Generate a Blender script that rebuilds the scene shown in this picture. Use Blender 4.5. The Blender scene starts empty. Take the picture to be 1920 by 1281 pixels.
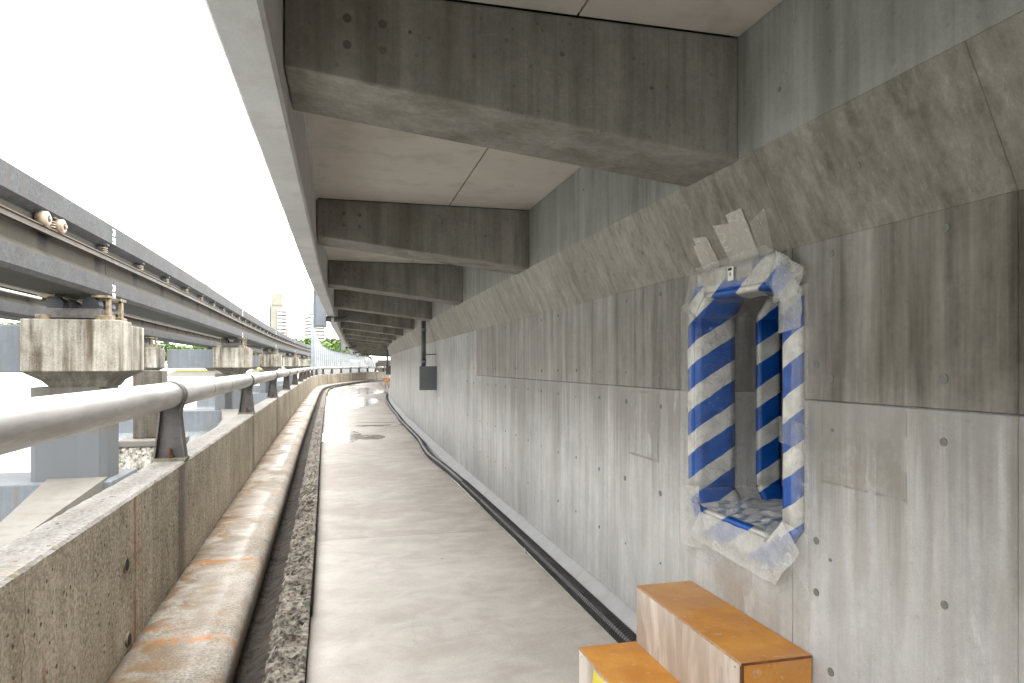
import bpy, bmesh, math, random
from mathutils import Vector, Matrix, noise
random.seed(7)
R = math.radians
scn = bpy.context.scene
COL = scn.collection

# ------------------------------------------------------------------ camera, sky, sun, exposure
cam_d = bpy.data.cameras.new("camera")
cam = bpy.data.objects.new("camera", cam_d)
COL.objects.link(cam)
H = 1.557
cam.location = (0, 0, H)
cam.rotation_euler = (R(90), 0, R(-14.04))
cam_d.lens = 24.0
cam_d.sensor_width = 36.0
cam_d.shift_y = 0.0232
cam_d.clip_start = 0.05
cam_d.clip_end = 5000
scn.camera = cam

SUN_EL, SUN_AZ = 76, 150          # azimuth measured from +Y towards +X
world = bpy.data.worlds.new("World")
scn.world = world
world.use_nodes = True
wn = world.node_tree
wn.nodes.clear()
sky = wn.nodes.new("ShaderNodeTexSky")
sky.sky_type = 'NISHITA'
sky.sun_disc = False
sky.sun_elevation = R(SUN_EL)
sky.sun_rotation = R(SUN_AZ)
sky.air_density = 1.0
sky.dust_density = 6.0
sky.ozone_density = 1.0
hs = wn.nodes.new("ShaderNodeHueSaturation")
hs.inputs['Saturation'].default_value = 0.10
wmix = wn.nodes.new("ShaderNodeMixRGB")      # overcast cloud layer evens the sky out
wmix.inputs[0].default_value = 0.6
wmix.inputs[2].default_value = (13.5, 13.4, 13.2, 1)
bg = wn.nodes.new("ShaderNodeBackground")
bg.inputs['Strength'].default_value = 0.15
wo = wn.nodes.new("ShaderNodeOutputWorld")
wn.links.new(sky.outputs[0], hs.inputs['Color'])
wn.links.new(hs.outputs[0], wmix.inputs[1])
wn.links.new(wmix.outputs[0], bg.inputs['Color'])
wn.links.new(bg.outputs[0], wo.inputs['Surface'])

sun_d = bpy.data.lights.new("sun", 'SUN')
sun_d.energy = 0.8
sun_d.angle = R(40)
sun_d.color = (1.0, 0.97, 0.92)
sun = bpy.data.objects.new("sun", sun_d)
COL.objects.link(sun)
dv = Vector((math.sin(R(SUN_AZ)) * math.cos(R(SUN_EL)), math.cos(R(SUN_AZ)) * math.cos(R(SUN_EL)), math.sin(R(SUN_EL))))
sun.rotation_euler = dv.to_track_quat('Z', 'Y').to_euler()

vs = scn.view_settings
vs.view_transform = 'Standard'
vs.look = 'None'
vs.exposure = 2.25
vs.gamma = 1.0
vs.use_curve_mapping = False
scn.render.engine = 'CYCLES'
scn.cycles.max_bounces = 12
scn.cycles.diffuse_bounces = 6
scn.cycles.transparent_max_bounces = 16

# ------------------------------------------------------------------ curves of the place
def interp(tab):
    xs = [a for a, b in tab]; ys = [b for a, b in tab]
    n = len(xs)
    d = [(ys[i+1]-ys[i])/(xs[i+1]-xs[i]) for i in range(n-1)]
    m = [d[0]] + [(d[i-1]*(xs[i+1]-xs[i])+d[i]*(xs[i]-xs[i-1]))/(xs[i+1]-xs[i-1]) for i in range(1, n-1)] + [d[-1]]
    for i in range(1, n-1):
        if d[i-1]*d[i] <= 0: m[i] = 0.0
    def f(x):
        if x <= xs[0]: return ys[0] + m[0]*(x-xs[0])
        if x >= xs[-1]: return ys[-1] + m[-1]*(x-xs[-1])
        i = 0
        while x > xs[i+1]: i += 1
        h = xs[i+1]-xs[i]; t = (x-xs[i])/h
        return ((2*t**3-3*t*t+1)*ys[i] + (t**3-2*t*t+t)*h*m[i] + (-2*t**3+3*t*t)*ys[i+1] + (t**3-t*t)*h*m[i+1])
    return f

Lc = interp([(-30, .06), (-8, -.03), (3.3, -.165), (14.6, -.40), (27, -.60), (38, -.74), (46, -.68), (51, -.2), (56, .72), (62, 2.1), (70, 4.3), (82, 8.0)])
gw = interp([(-8, 0), (8, 0), (14, .05), (20, .14), (26, .30), (30, .45), (36, .78), (42, 1.2), (50, 1.9), (60, 3.0), (78, 5.6), (90, 7.8)])
Wc = lambda y: 1.70 + gw(y)
gf = interp([(-8, 0), (6, 0), (10, .04), (18, .155), (28, .375), (41, .82), (60, 1.9), (78, 3.2), (90, 4.3)])
Fc = lambda y: -.19 + gf(y)
Mc = interp([(-8, 0), (0, 0), (13, 0), (36, -.34), (50, -.5), (74, -.3), (95, .3), (120, 2.0), (160, 7), (230, 22)])
ZERO = lambda y: 0.0

# ------------------------------------------------------------------ object helpers
def mesh_obj(name, verts, faces, mat=None, parent=None, smooth=False):
    me = bpy.data.meshes.new(name)
    me.from_pydata([tuple(v) for v in verts], [], faces)
    me.update()
    if mat is not None: me.materials.append(mat)
    if smooth:
        for p in me.polygons: p.use_smooth = True
    o = bpy.data.objects.new(name, me)
    COL.objects.link(o)
    if parent is not None: o.parent = parent
    return o

def inst(name, me, parent=None, loc=(0, 0, 0), rot=(0, 0, 0), scale=(1, 1, 1)):
    o = bpy.data.objects.new(name, me)
    o.location = loc; o.rotation_euler = rot; o.scale = scale
    COL.objects.link(o)
    if parent is not None: o.parent = parent
    return o

def thing(name, label, cat, loc=(0, 0, 0), rz=0, group=None):
    o = bpy.data.objects.new(name, None)
    o.empty_display_size = .2
    COL.objects.link(o)
    o.location = loc; o.rotation_euler = (0, 0, rz)
    o['label'] = label; o['category'] = cat
    if group: o['group'] = group
    return o

def tag(o, label, cat, group=None):
    o['label'] = label; o['category'] = cat
    if group: o['group'] = group
    return o

def struct(o):
    o['kind'] = 'structure'
    return o

class MB:
    """collects geometry for ONE part"""
    def __init__(s): s.v = []; s.f = []
    def add(s, v, f):
        n = len(s.v); s.v += [tuple(p) for p in v]; s.f += [tuple(i+n for i in q) for q in f]
    def box(s, x0, x1, y0, y1, z0, z1):
        s.add([(x0,y0,z0),(x1,y0,z0),(x1,y1,z0),(x0,y1,z0),(x0,y0,z1),(x1,y0,z1),(x1,y1,z1),(x0,y1,z1)],
              [(0,3,2,1),(4,5,6,7),(0,1,5,4),(1,2,6,5),(2,3,7,6),(3,0,4,7)])
    def prism(s, poly, axis, a, b):
        """poly in the two other axes; extruded along axis from a to b"""
        def P(p, t):
            if axis == 'x': return (t, p[0], p[1])
            if axis == 'y': return (p[0], t, p[1])
            return (p[0], p[1], t)
        n = len(poly)
        s.add([P(p, a) for p in poly] + [P(p, b) for p in poly],
              [tuple(range(n-1, -1, -1)), tuple(range(n, 2*n))] + [(i, (i+1) % n, n+(i+1) % n, n+i) for i in range(n)])
    def tube(s, pts, r, seg=10, cap=True, rf=None):
        rings = []
        n = len(pts); pts = [Vector(p) for p in pts]
        up0 = Vector((0, 0, 1))
        for i, p in enumerate(pts):
            t = (pts[min(i+1, n-1)] - pts[max(i-1, 0)]).normalized()
            u = up0 if abs(t.z) < .95 else Vector((1, 0, 0))
            a = t.cross(u).normalized(); b = a.cross(t).normalized()
            rr = rf(i) if rf else r
            rings.append([p + a*math.cos(2*math.pi*k/seg)*rr + b*math.sin(2*math.pi*k/seg)*rr for k in range(seg)])
        v = [q for ring in rings for q in ring]
        f = []
        for i in range(n-1):
            for k in range(seg):
                f.append((i*seg+k, i*seg+(k+1) % seg, (i+1)*seg+(k+1) % seg, (i+1)*seg+k))
        if cap:
            f.append(tuple(range(seg-1, -1, -1))); f.append(tuple((n-1)*seg+k for k in range(seg)))
        s.add(v, f)
    def mesh(s, name, mat, smooth=False, bevel=0, seg=2):
        me = bpy.data.meshes.new(name)
        me.from_pydata(s.v, [], s.f); me.update()
        bm = bmesh.new(); bm.from_mesh(me)
        bmesh.ops.recalc_face_normals(bm, faces=bm.faces)
        if bevel:
            es = [e for e in bm.edges if len(e.link_faces) == 2 and e.calc_face_angle(0) > .6]
            bmesh.ops.bevel(bm, geom=es, offset=bevel, segments=seg, profile=.6, affect='EDGES')
        bm.to_mesh(me); bm.free()
        if mat is not None: me.materials.append(mat)
        if smooth:
            for p in me.polygons: p.use_smooth = True
        return me
    def build(s, name, mat, parent=None, smooth=False, bevel=0, seg=2, loc=(0,0,0), rot=(0,0,0)):
        return inst(name, s.mesh(name, mat, smooth, bevel, seg), parent, loc, rot)

def frange(a, b, st):
    n = max(1, round((b-a)/st))
    return [a + (b-a)*i/n for i in range(n+1)]

def sweep(name, prof, C, Ys, mat, parent=None, closed=True, smooth=False, pert=None, groove=0.0):
    """profile (dx,z) carried along Y on the curve C(Y); groove: the two end stations shrink towards the profile centre"""
    n = len(prof)
    cx = sum(p[0] for p in prof)/n; cz = sum(p[1] for p in prof)/n
    v = []
    for j, y in enumerate(Ys):
        c = C(y)
        for i, (dx, z) in enumerate(prof):
            x = c + dx
            if groove and (j == 0 or j == len(Ys)-1):
                x += math.copysign(groove, cx-dx); 
            p = Vector((x, y, z))
            if pert: p = pert(p, i, j)
            v.append(p)
    f = []
    m = n if closed else n-1
    for j in range(len(Ys)-1):
        for i in range(m):
            f.append((j*n+i, (j+1)*n+i, (j+1)*n+(i+1) % n, j*n+(i+1) % n))
    if closed:
        f.append(tuple(range(n))); f.append(tuple((len(Ys)-1)*n+i for i in range(n-1, -1, -1)))
    me = bpy.data.meshes.new(name)
    me.from_pydata([tuple(p) for p in v], [], f); me.update()
    bm = bmesh.new(); bm.from_mesh(me)
    bmesh.ops.recalc_face_normals(bm, faces=bm.faces)
    bm.to_mesh(me); bm.free()
    me.materials.append(mat)
    if smooth:
        for p in me.polygons: p.use_smooth = True
    return inst(name, me, parent)

# ------------------------------------------------------------------ materials
class Mat:
    def __init__(s, name):
        s.m = bpy.data.materials.new(name); s.m.use_nodes = True
        s.t = s.m.node_tree; s.b = s.t.nodes["Principled BSDF"]
        g = s.t.nodes.new("ShaderNodeNewGeometry"); s.pos = g.outputs['Position']
        s.sep = s.t.nodes.new("ShaderNodeSeparateXYZ"); s.l(s.pos, s.sep.inputs[0])
        s.x, s.y, s.z = s.sep.outputs
    def l(s, a, b): s.t.links.new(a, b)
    def inp(s, sock, v):
        if isinstance(v, (int, float)): sock.default_value = v
        elif isinstance(v, tuple): sock.default_value = v if len(v) == 4 or sock.type == 'VECTOR' else (*v, 1)
        else: s.l(v, sock)
    def math(s, op, a, b=None, c=None, clamp=False):
        n = s.t.nodes.new("ShaderNodeMath"); n.operation = op; n.use_clamp = clamp
        s.inp(n.inputs[0], a)
        if b is not None: s.inp(n.inputs[1], b)
        if c is not None: s.inp(n.inputs[2], c)
        return n.outputs[0]
    def map(s, scale=(1, 1, 1), loc=(0, 0, 0), rot=(0, 0, 0), src=None):
        n = s.t.nodes.new("ShaderNodeMapping")
        n.inputs['Scale'].default_value = scale; n.inputs['Location'].default_value = loc; n.inputs['Rotation'].default_value = rot
        s.l(src or s.pos, n.inputs[0]); return n.outputs[0]
    def noise(s, scale, detail=4, rough=.55, vec=None, dist=0):
        n = s.t.nodes.new("ShaderNodeTexNoise"); n.inputs['Scale'].default_value = scale
        n.inputs['Detail'].default_value = detail; n.inputs['Roughness'].default_value = rough
        n.inputs['Distortion'].default_value = dist
        s.l(vec or s.pos, n.inputs['Vector']); return n.outputs['Fac']
    def vor(s, scale, vec=None, feat='F1'):
        n = s.t.nodes.new("ShaderNodeTexVoronoi"); n.feature = feat; n.inputs['Scale'].default_value = scale
        s.l(vec or s.pos, n.inputs['Vector']); return n.outputs['Distance']
    def ramp(s, v, a, b, lo=0.0, hi=1.0):
        n = s.t.nodes.new("ShaderNodeMapRange"); n.interpolation_type = 'SMOOTHSTEP'
        s.inp(n.inputs[0], v)
        for i, k in enumerate((a, b, lo, hi)): n.inputs[i+1].default_value = k
        return n.outputs[0]
    def mix(s, f, a, b, mode='MIX'):
        n = s.t.nodes.new("ShaderNodeMixRGB"); n.blend_type = mode
        s.inp(n.inputs[0], f); s.inp(n.inputs[1], a); s.inp(n.inputs[2], b); return n.outputs[0]
    def band(s, v, c, w):
        """1 near v=c, falling off over w"""
        d = s.math('ABSOLUTE', s.math('SUBTRACT', v, c))
        return s.ramp(d, 0, w, 1, 0)
    def bump(s, h, st=.3, dist=.01):
        n = s.t.nodes.new("ShaderNodeBump"); n.inputs['Strength'].default_value = st; n.inputs['Distance'].default_value = dist
        s.l(h, n.inputs['Height']); s.l(n.outputs[0], s.b.inputs['Normal']); return n
    def set(s, **k):
        nm = {'col': 'Base Color', 'rough': 'Roughness', 'metal': 'Metallic', 'alpha': 'Alpha', 'spec': 'Specular IOR Level', 'coat': 'Coat Weight', 'trans': 'Transmission Weight'}
        for a, v in k.items(): s.inp(s.b.inputs[nm[a]], v)
        return s.m

def concrete(name, dark, light, stain=None, stain_amt=.5, streak=.5, big=.7, rough=.85, bump=.15, speck=.25, pits=.0, skew=0.0, fine=45, grain=.2, sf=9, var=0.0, board=0.0):
    m = Mat(name)
    big_n = m.noise(big, 5, .6)
    sv = m.map(scale=(sf, sf, .05*sf))
    st = m.noise(1.0, 5, .65, sv)
    st2 = m.noise(3.3, 3, .6, sv)
    fn = m.noise(fine, 3, .6)
    md = m.noise(6, 5, .6)
    v = m.math('ADD', m.math('MULTIPLY', m.math('SUBTRACT', big_n, .5), 1.3), .5)
    v = m.math('ADD', v, m.math('MULTIPLY', m.math('SUBTRACT', st, .5), 2.2*streak))
    v = m.math('ADD', v, m.math('MULTIPLY', m.math('SUBTRACT', st2, .5), .9*streak))
    v = m.math('ADD', v, m.math('MULTIPLY', m.math('SUBTRACT', md, .5), .6))
    v = m.math('ADD', v, m.math('MULTIPLY', m.math('SUBTRACT', fn, .5), 2*speck), clamp=True)
    col = m.mix(v, dark, light)
    if stain:
        sn = m.noise(1.0, 4, .6, m.map(scale=(5, 5, .5), loc=(7.3, 2.1, 0)))
        col = m.mix(m.math('MULTIPLY', m.ramp(sn, .48, .72), stain_amt), col, stain)
    if board:      # fine lines left by the formwork boards
        bl_ = m.noise(1.0, 3, .7, m.map(scale=(34, 34, .5), loc=(3, 9, 1)))
        msk_ = m.ramp(m.noise(.9, 3), .35, .65)
        k_ = m.math('MULTIPLY', m.math('MULTIPLY', m.ramp(bl_, .52, .68), msk_), board)
        col = m.mix(k_, col, tuple(c*.55 for c in dark))
        k_ = m.math('MULTIPLY', m.ramp(bl_, .44, .30), board*.45)
        col = m.mix(k_, col, tuple(min(1, c*1.15) for c in light))
    if var:
        oi_ = m.t.nodes.new("ShaderNodeObjectInfo")
        f_ = m.math('ADD', 1-var, m.math('MULTIPLY', oi_.outputs['Random'], 2*var))
        cb_ = m.t.nodes.new("ShaderNodeCombineXYZ")
        for q_ in range(3): m.l(f_, cb_.inputs[q_])
        col = m.mix(1.0, col, cb_.outputs[0], 'MULTIPLY')
    gr = m.noise(170, 3, .6)
    col = m.mix(grain, col, m.mix(gr, (0, 0, 0), (1, 1, 1)), 'OVERLAY')
    h = m.math('ADD', m.math('MULTIPLY', fn, .6), m.math('MULTIPLY', m.noise(160, 2), .4))
    if pits:
        pt = m.ramp(m.vor(20), .09, .2)
        thin = m.ramp(m.noise(9, 1), .5, .56)      # only some cells carry a pit
        pt = m.math('MAXIMUM', pt, thin)
        col = m.mix(m.math('MULTIPLY', m.math('SUBTRACT', 1, pt), pits), col, tuple(c*.25 for c in dark))
        h = m.math('ADD', h, m.math('MULTIPLY', pt, 1.2))
    m.bump(h, bump, .006)
    m.set(col=col, rough=m.ramp(v, 0, 1, rough-.12, rough+.08), spec=.35)
    m.col = col; m.h = h; m.v = v
    return m

G = {}
# lower wall: pale new concrete
m = concrete("wall_lower_concrete", (.29,.29,.282), (.58,.582,.575), (.31,.30,.265), .6, .55, .9, .8, .14, .22, .06, var=.04, board=.14)
gap = m.noise(11, 5, .7)
def edge_line(v, c, w, lo, hi, v2):
    k = m.band(v, c, w)
    return m.math('MULTIPLY', k, m.math('MULTIPLY', m.ramp(v2, lo-.01, lo, 0, 1), m.ramp(v2, hi, hi+.01, 1, 0)))
gl = m.math('MAXIMUM', edge_line(m.z, 1.135, .008, 1.757, 2.14, m.y), edge_line(m.y, 2.14, .006, 1.13, 1.41, m.z))
gl = m.math('MULTIPLY', m.math('MAXIMUM', gl, edge_line(m.y, 1.757, .006, 1.13, 1.41, m.z)), m.ramp(gap, .40, .52))
bx = m.math('MULTIPLY', m.math('MULTIPLY', m.ramp(m.y, 1.755, 1.76), m.ramp(m.y, 2.137, 2.142, 1, 0)), m.math('MULTIPLY', m.ramp(m.z, 1.133, 1.137), m.ramp(m.z, 1.23, 1.42, 1, .25)))
c2 = m.mix(m.math('MULTIPLY', bx, m.math('MULTIPLY', m.ramp(gap, .35, .6), .55)), m.col, (.27,.235,.19))
c2 = m.mix(m.math('MULTIPLY', gl, .7), c2, (.22,.19,.155))
def blob(yc, zc, ry, rz, amt, cc):
    global c2
    a_ = m.math('DIVIDE', m.math('SUBTRACT', m.y, yc), ry); b_ = m.math('DIVIDE', m.math('SUBTRACT', m.z, zc), rz)
    d_ = m.math('ADD', m.math('MULTIPLY', a_, a_), m.math('MULTIPLY', b_, b_))
    k = m.math('MULTIPLY', m.ramp(m.math('ADD', d_, m.math('MULTIPLY', m.math('SUBTRACT', gap, .5), 2.2)), .1, 1.3, 1, 0), amt)
    c2 = m.mix(k, c2, cc)
blob(2.72, .56, .17, .16, .55, (.26,.205,.15)); blob(2.50, .50, .12, .10, .35, (.27,.225,.17))
blob(1.95, .95, .05, .22, .45, (.27,.24,.20)); blob(1.78, .98, .03, .3, .35, (.27,.24,.20)); blob(1.42, .8, .05, .35, .4, (.27,.25,.21))
blob(4.6, .7, .05, .4, .35, (.26,.25,.22)); blob(1.62, .35, .04, .3, .35, (.27,.25,.21)); blob(6.4, .9, .12, .6, .35, (.28,.27,.24)); blob(3.95, 1.0, .06, .5, .3, (.28,.27,.24)); blob(5.3, .9, .1, .5, .35, (.28,.27,.24)); blob(1.40, 1.2, .03, .3, .6, (.20,.18,.15))
run_ = m.noise(1, 5, .7, m.map(scale=(13, 13, .45), loc=(2, 5, 8)))
dz_ = m.math('SUBTRACT', 1.43, m.z)
rk = m.ramp(m.math('SUBTRACT', m.math('MULTIPLY', run_, 1.5), m.math('MULTIPLY', dz_, .9)), .30, .75)
rk = m.math('MULTIPLY', rk, m.ramp(m.y, 6.5, 9.5, .55, .0))
c2 = m.mix(rk, c2, (.20,.192,.165))
sp_ = m.ramp(m.noise(26, 5, .7), .66, .74)
c2 = m.mix(m.math('MULTIPLY', sp_, .45), c2, (.20,.19,.165))
wh_ = m.ramp(m.noise(1, 5, .7, m.map(scale=(6, 6, 2.2), loc=(9, 3, 3))), .60, .70)
c2 = m.mix(m.math('MULTIPLY', wh_, .4), c2, (.62,.62,.61))
m.set(col=c2)
G['wall_lo'] = m.m
# upper lift and above: browner, more streaky
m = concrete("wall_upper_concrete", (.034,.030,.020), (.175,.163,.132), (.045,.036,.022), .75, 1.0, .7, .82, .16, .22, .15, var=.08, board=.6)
fade = m.math('ADD', m.math('MULTIPLY', m.y, .16), m.math('MULTIPLY', m.noise(1, 4, .6, m.map(scale=(5, 5, .7))), 1.1))  # real staining plus near-to-far shade, both put into the colour
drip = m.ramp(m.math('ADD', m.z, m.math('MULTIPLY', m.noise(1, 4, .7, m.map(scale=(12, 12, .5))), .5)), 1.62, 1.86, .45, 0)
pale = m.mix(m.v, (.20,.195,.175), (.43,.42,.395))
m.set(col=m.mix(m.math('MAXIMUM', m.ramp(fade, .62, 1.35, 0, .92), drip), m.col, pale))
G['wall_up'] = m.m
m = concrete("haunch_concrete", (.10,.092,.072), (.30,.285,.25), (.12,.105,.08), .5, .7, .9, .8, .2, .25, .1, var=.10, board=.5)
m.set(col=m.mix(m.ramp(m.math('ADD', m.y, m.math('MULTIPLY', m.noise(.8, 3), 2.0)), 2.5, 8, 0, .6), m.col, m.mix(m.v, (.22,.212,.185), (.48,.47,.43))))  # dark near, pale far: shading along the haunch put into the colour
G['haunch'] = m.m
m = concrete("girder_concrete", (.16,.16,.145), (.34,.34,.315), (.11,.108,.088), .5, .65, 1.1, .8, .2, .2, .15, var=.06, board=.4)
G['girder'] = m.m
m = concrete("crossbeam_concrete", (.10,.095,.078), (.30,.29,.26), (.085,.075,.055), .6, .45, 1.3, .8, .22, .22, .25, var=.08, board=.25)
G['beam'] = m.m
m = concrete("fascia_concrete", (.40,.40,.40), (.60,.60,.60), (.30,.28,.25), .3, .2, 1.2, .8, .12, .14)
G['fascia'] = m.m
m = concrete("soffit_panel_board", (.41,.385,.345), (.55,.52,.475), (.30,.27,.23), .4, .0, .9, .7, .05, .06, grain=.06)
G['soffit'] = m.m
m = concrete("ledge_concrete", (.34,.345,.35), (.45,.455,.46), (.33,.30,.25), .5, .3, 1.5, .8, .12, .16)
G['ledge'] = m.m

# walkway floor
m = Mat("walkway_screed")
oi = m.t.nodes.new("ShaderNodeObjectInfo")
b1 = m.noise(.55, 5, .6, dist=.4)
lay = m.noise(3.1, 6, .65, m.map(scale=(1.0, 1.3, 1)), dist=.7)
fn = m.noise(70, 3)
v = m.math('ADD', m.math('MULTIPLY', b1, .55), m.math('MULTIPLY', lay, .45))
v = m.math('ADD', v, m.math('MULTIPLY', m.math('SUBTRACT', fn, .5), .18))
v = m.math('ADD', v, m.math('MULTIPLY', m.math('SUBTRACT', oi.outputs['Random'], .5), .12))
col = m.mix(m.ramp(v, .3, .7), (.31,.282,.25), (.485,.455,.42))
blot = m.ramp(m.noise(2.2, 8, .75, dist=1.0), .50, .68)
col = m.mix(m.math('MULTIPLY', blot, .25), col, (.27,.235,.20))
scuf = m.ramp(m.noise(1, 6, .75, m.map(scale=(2.5, 9, 1), rot=(0, 0, .15))), .58, .68)
col = m.mix(m.math('MULTIPLY', scuf, .14), col, (.20,.17,.14))
hair = m.ramp(m.math('ABSOLUTE', m.math('SUBTRACT', m.noise(1.1, 5, .6, dist=.8), .5)), 0, .0035, 1, 0)
col = m.mix(m.math('MULTIPLY', m.math('MULTIPLY', hair, m.ramp(m.noise(.7, 2), .5, .6)), .5), col, (.15,.13,.11))
grit = m.ramp(m.noise(130, 2, .6), .64, .72)
col = m.mix(m.math('MULTIPLY', grit, .35), col, (.17,.14,.115))
spots = m.ramp(m.vor(1.7), .012, .03, 1, 0)
col = m.mix(m.math('MULTIPLY', spots, .6), col, (.12,.09,.06))
# damp edge along the left border, wet patches further on
rel = m.math('ADD', m.x, m.math('MULTIPLY', m.y, .0185))      # about x - left edge
edge = m.ramp(m.math('ADD', rel, m.math('MULTIPLY', m.noise(1.3, 4), .12)), -.06, .07, 1, 0)
col = m.mix(m.math('MULTIPLY', edge, .55), col, (.13,.115,.10))
wn_ = m.noise(.9, 4, .55, m.map(scale=(.55, .42, 1), loc=(3.1, .4, 0)), dist=.6)
far = m.ramp(m.y, 23.0, 25.5)
leftness = m.ramp(m.math('SUBTRACT', m.x, m.math('MULTIPLY', m.y, .006)), 0.15, 1.6, .12, -.10)
wet = m.math('MULTIPLY', m.ramp(m.math('ADD', wn_, leftness), .50, .56), far)
# the near puddle, by its own outline
def ell(cx, cy, rx, ry, amp):
    dx = m.math('DIVIDE', m.math('SUBTRACT', m.x, cx), rx); dy = m.math('DIVIDE', m.math('SUBTRACT', m.y, cy), ry)
    d = m.math('ADD', m.math('MULTIPLY', dx, dx), m.math('MULTIPLY', dy, dy))
    d = m.math('ADD', d, m.math('MULTIPLY', m.math('SUBTRACT', m.noise(3.0, 5, .65, m.map(scale=(1.2, .8, 1))), .5), amp))
    return m.ramp(d, .85, 1.05, 1, 0)
pud = m.math('MAXIMUM', ell(0.0, 15.5, .46, 1.5, 1.6), ell(.62, 15.1, .34, .55, .8))
pud = m.math('MAXIMUM', pud, ell(.9, 18.0, .7, .22, 1.4))
pud = m.math('MAXIMUM', pud, ell(-.05, 21.8, .3, .45, 1.0))
pud = m.math('MAXIMUM', pud, ell(0.5, 31.0, 1.1, 4.5, 1.6))
pud = m.math('MAXIMUM', pud, ell(1.1, 43.0, 1.5, 6.5, 1.6))
wet = m.math('MULTIPLY', m.math('MAXIMUM', wet, pud), m.ramp(m.noise(1, 4, .7, m.map(scale=(1.4, 5, 1))), .36, .48, .55, 1))
col = m.mix(m.math('MULTIPLY', wet, .45), col, (.22,.19,.16))
bn = m.t.nodes.new("ShaderNodeBump"); bn.inputs['Distance'].default_value = .004
m.l(m.math('SUBTRACT', .22, m.math('MULTIPLY', wet, .215)), bn.inputs['Strength'])
m.l(m.math('ADD', m.math('MULTIPLY', fn, .6), m.math('MULTIPLY', m.noise(200, 2), .4)), bn.inputs['Height'])
m.l(bn.outputs[0], m.b.inputs['Normal'])
G['floor'] = m.set(col=col, rough=m.math('SUBTRACT', .86, m.math('MULTIPLY', wet, .78)), spec=.4)

# old parapet: exposed rough concrete with rust runs
def rough_old(name, dark, light):
    m = concrete(name, dark, light, (.26,.205,.13), .45, .22, 1.0, .88, .9, 1.0, .8, fine=60, grain=.45)
    return m
m = rough_old("old_parapet_concrete", (.15,.125,.085), (.60,.535,.43))
col = m.col
rn = m.noise(1, 4, .7, m.map(scale=(40, 40, 5)))
for yc, w, zt in ((3.80, .035, 2.0), (3.93, .012, 2.0), (2.66, .022, .55)):
    msk = m.math('MULTIPLY', m.band(m.y, yc, w), m.ramp(rn, .38, .52))
    msk = m.math('MULTIPLY', msk, m.ramp(m.z, zt, zt+.05, 1, 0))
    col = m.mix(m.math('MULTIPLY', msk, .85), col, (.26,.10,.025))
per = m.math('PINGPONG', m.math('SUBTRACT', m.y, 4.95-.02), 2.325)    # wash-down below each bracket
col = m.mix(m.math('MULTIPLY', m.ramp(m.math('ADD', per, m.math('MULTIPLY', m.noise(4, 3), .1)), .08, .26, 1, 0), .62), col, (.075,.065,.055))
run = m.noise(1, 3, .6, m.map(scale=(7, 7, .25), loc=(1, 4, 0)))
col = m.mix(m.math('MULTIPLY', m.ramp(run, .62, .70), .4), col, (.07,.055,.045))
lite = m.noise(1, 3, .6, m.map(scale=(3, 3, .4), loc=(5, 14, 0)))
col = m.mix(m.math('MULTIPLY', m.ramp(lite, .6, .75), .4), col, (.42,.385,.34))
G['parapet'] = m.set(col=col)
m = rough_old("parapet_top_concrete", (.15,.14,.125), (.36,.345,.325)); G['parapet_top'] = m.m

# rounded kerb: worn, wet and rust-banded
m = concrete("kerb_concrete", (.10,.085,.062), (.42,.39,.345), (.25,.15,.075), .5, .1, 1.4, .75, .9, .8, .2, fine=75, grain=.25)
col = m.col
bnz = m.noise(1, 5, .65, m.map(scale=(3.4, 4.2, 3)), dist=1.0)
brown = m.ramp(bnz, .45, .58)
relk = m.math('ADD', m.x, m.math('MULTIPLY', m.y, .019))          # -0.94 (parapet) .. -0.45 (edge)
inner = m.ramp(relk, -.92, -.52, 1, .05)
col = m.mix(m.math('MULTIPLY', m.math('MULTIPLY', brown, inner), .78), col, (.16,.088,.034))
wig = m.math('ADD', m.y, m.math('MULTIPLY', m.math('SUBTRACT', m.noise(5, 4), .5), .10))
for yc, w, a in ((3.72, .07, .9), (3.90, .025, .8), (5.15, .05, .95), (5.03, .025, .5), (6.35, .035, .9), (6.85, .07, .5), (7.75, .04, .8), (9.4, .06, .5), (10.6, .05, .5), (12.2, .06, .8), (14.1, .07, .5), (16.5, .08, .6), (2.7, .05, .6)):
    k = m.math('MULTIPLY', m.band(wig, yc, w), m.ramp(m.noise(14, 4, .7), .36, .54))
    col = m.mix(m.math('MULTIPLY', k, a), col, (.34,.135,.028))
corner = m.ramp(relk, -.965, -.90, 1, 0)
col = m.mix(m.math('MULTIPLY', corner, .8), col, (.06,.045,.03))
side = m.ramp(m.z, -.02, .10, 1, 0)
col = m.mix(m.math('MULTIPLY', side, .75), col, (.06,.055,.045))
wetk = m.math('MULTIPLY', m.ramp(m.noise(1.8, 4), .42, .55), m.ramp(relk, -.62, -.56, 1, 0))
m.set(col=col, rough=m.math('SUBTRACT', .80, m.math('MULTIPLY', wetk, .52)))
for n in m.t.nodes:
    if n.type == 'BUMP': m.l(m.math('SUBTRACT', .75, m.math('MULTIPLY', wetk, .5)), n.inputs['Strength'])
G['kerb'] = m.m

# broken strip of old concrete
m = concrete("broken_edge_concrete", (.018,.015,.011), (.27,.245,.205), (.085,.045,.03), .6, .0, 4, .92, 1.3, 1.7, .9, fine=26, grain=.4)
col = m.mix(m.math('MULTIPLY', m.ramp(m.noise(5, 5, .7), .5, .66), .6), m.col, (.045,.047,.028))
G['strip'] = m.set(col=col)
m = concrete("gutter_dirt", (.003,.0025,.002), (.014,.012,.009), None, 0, 0, 3, .95, .8, .4); m.set(spec=.05, rough=1.0); G['gutter'] = m.m

m = concrete('wet_gutter_dirt', (.006,.005,.004), (.05,.04,.03), (.02,.015,.01), .5, 0, 3, .9, 1.0, 1.2, .6, fine=30); G['gutdirt'] = m.m
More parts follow.
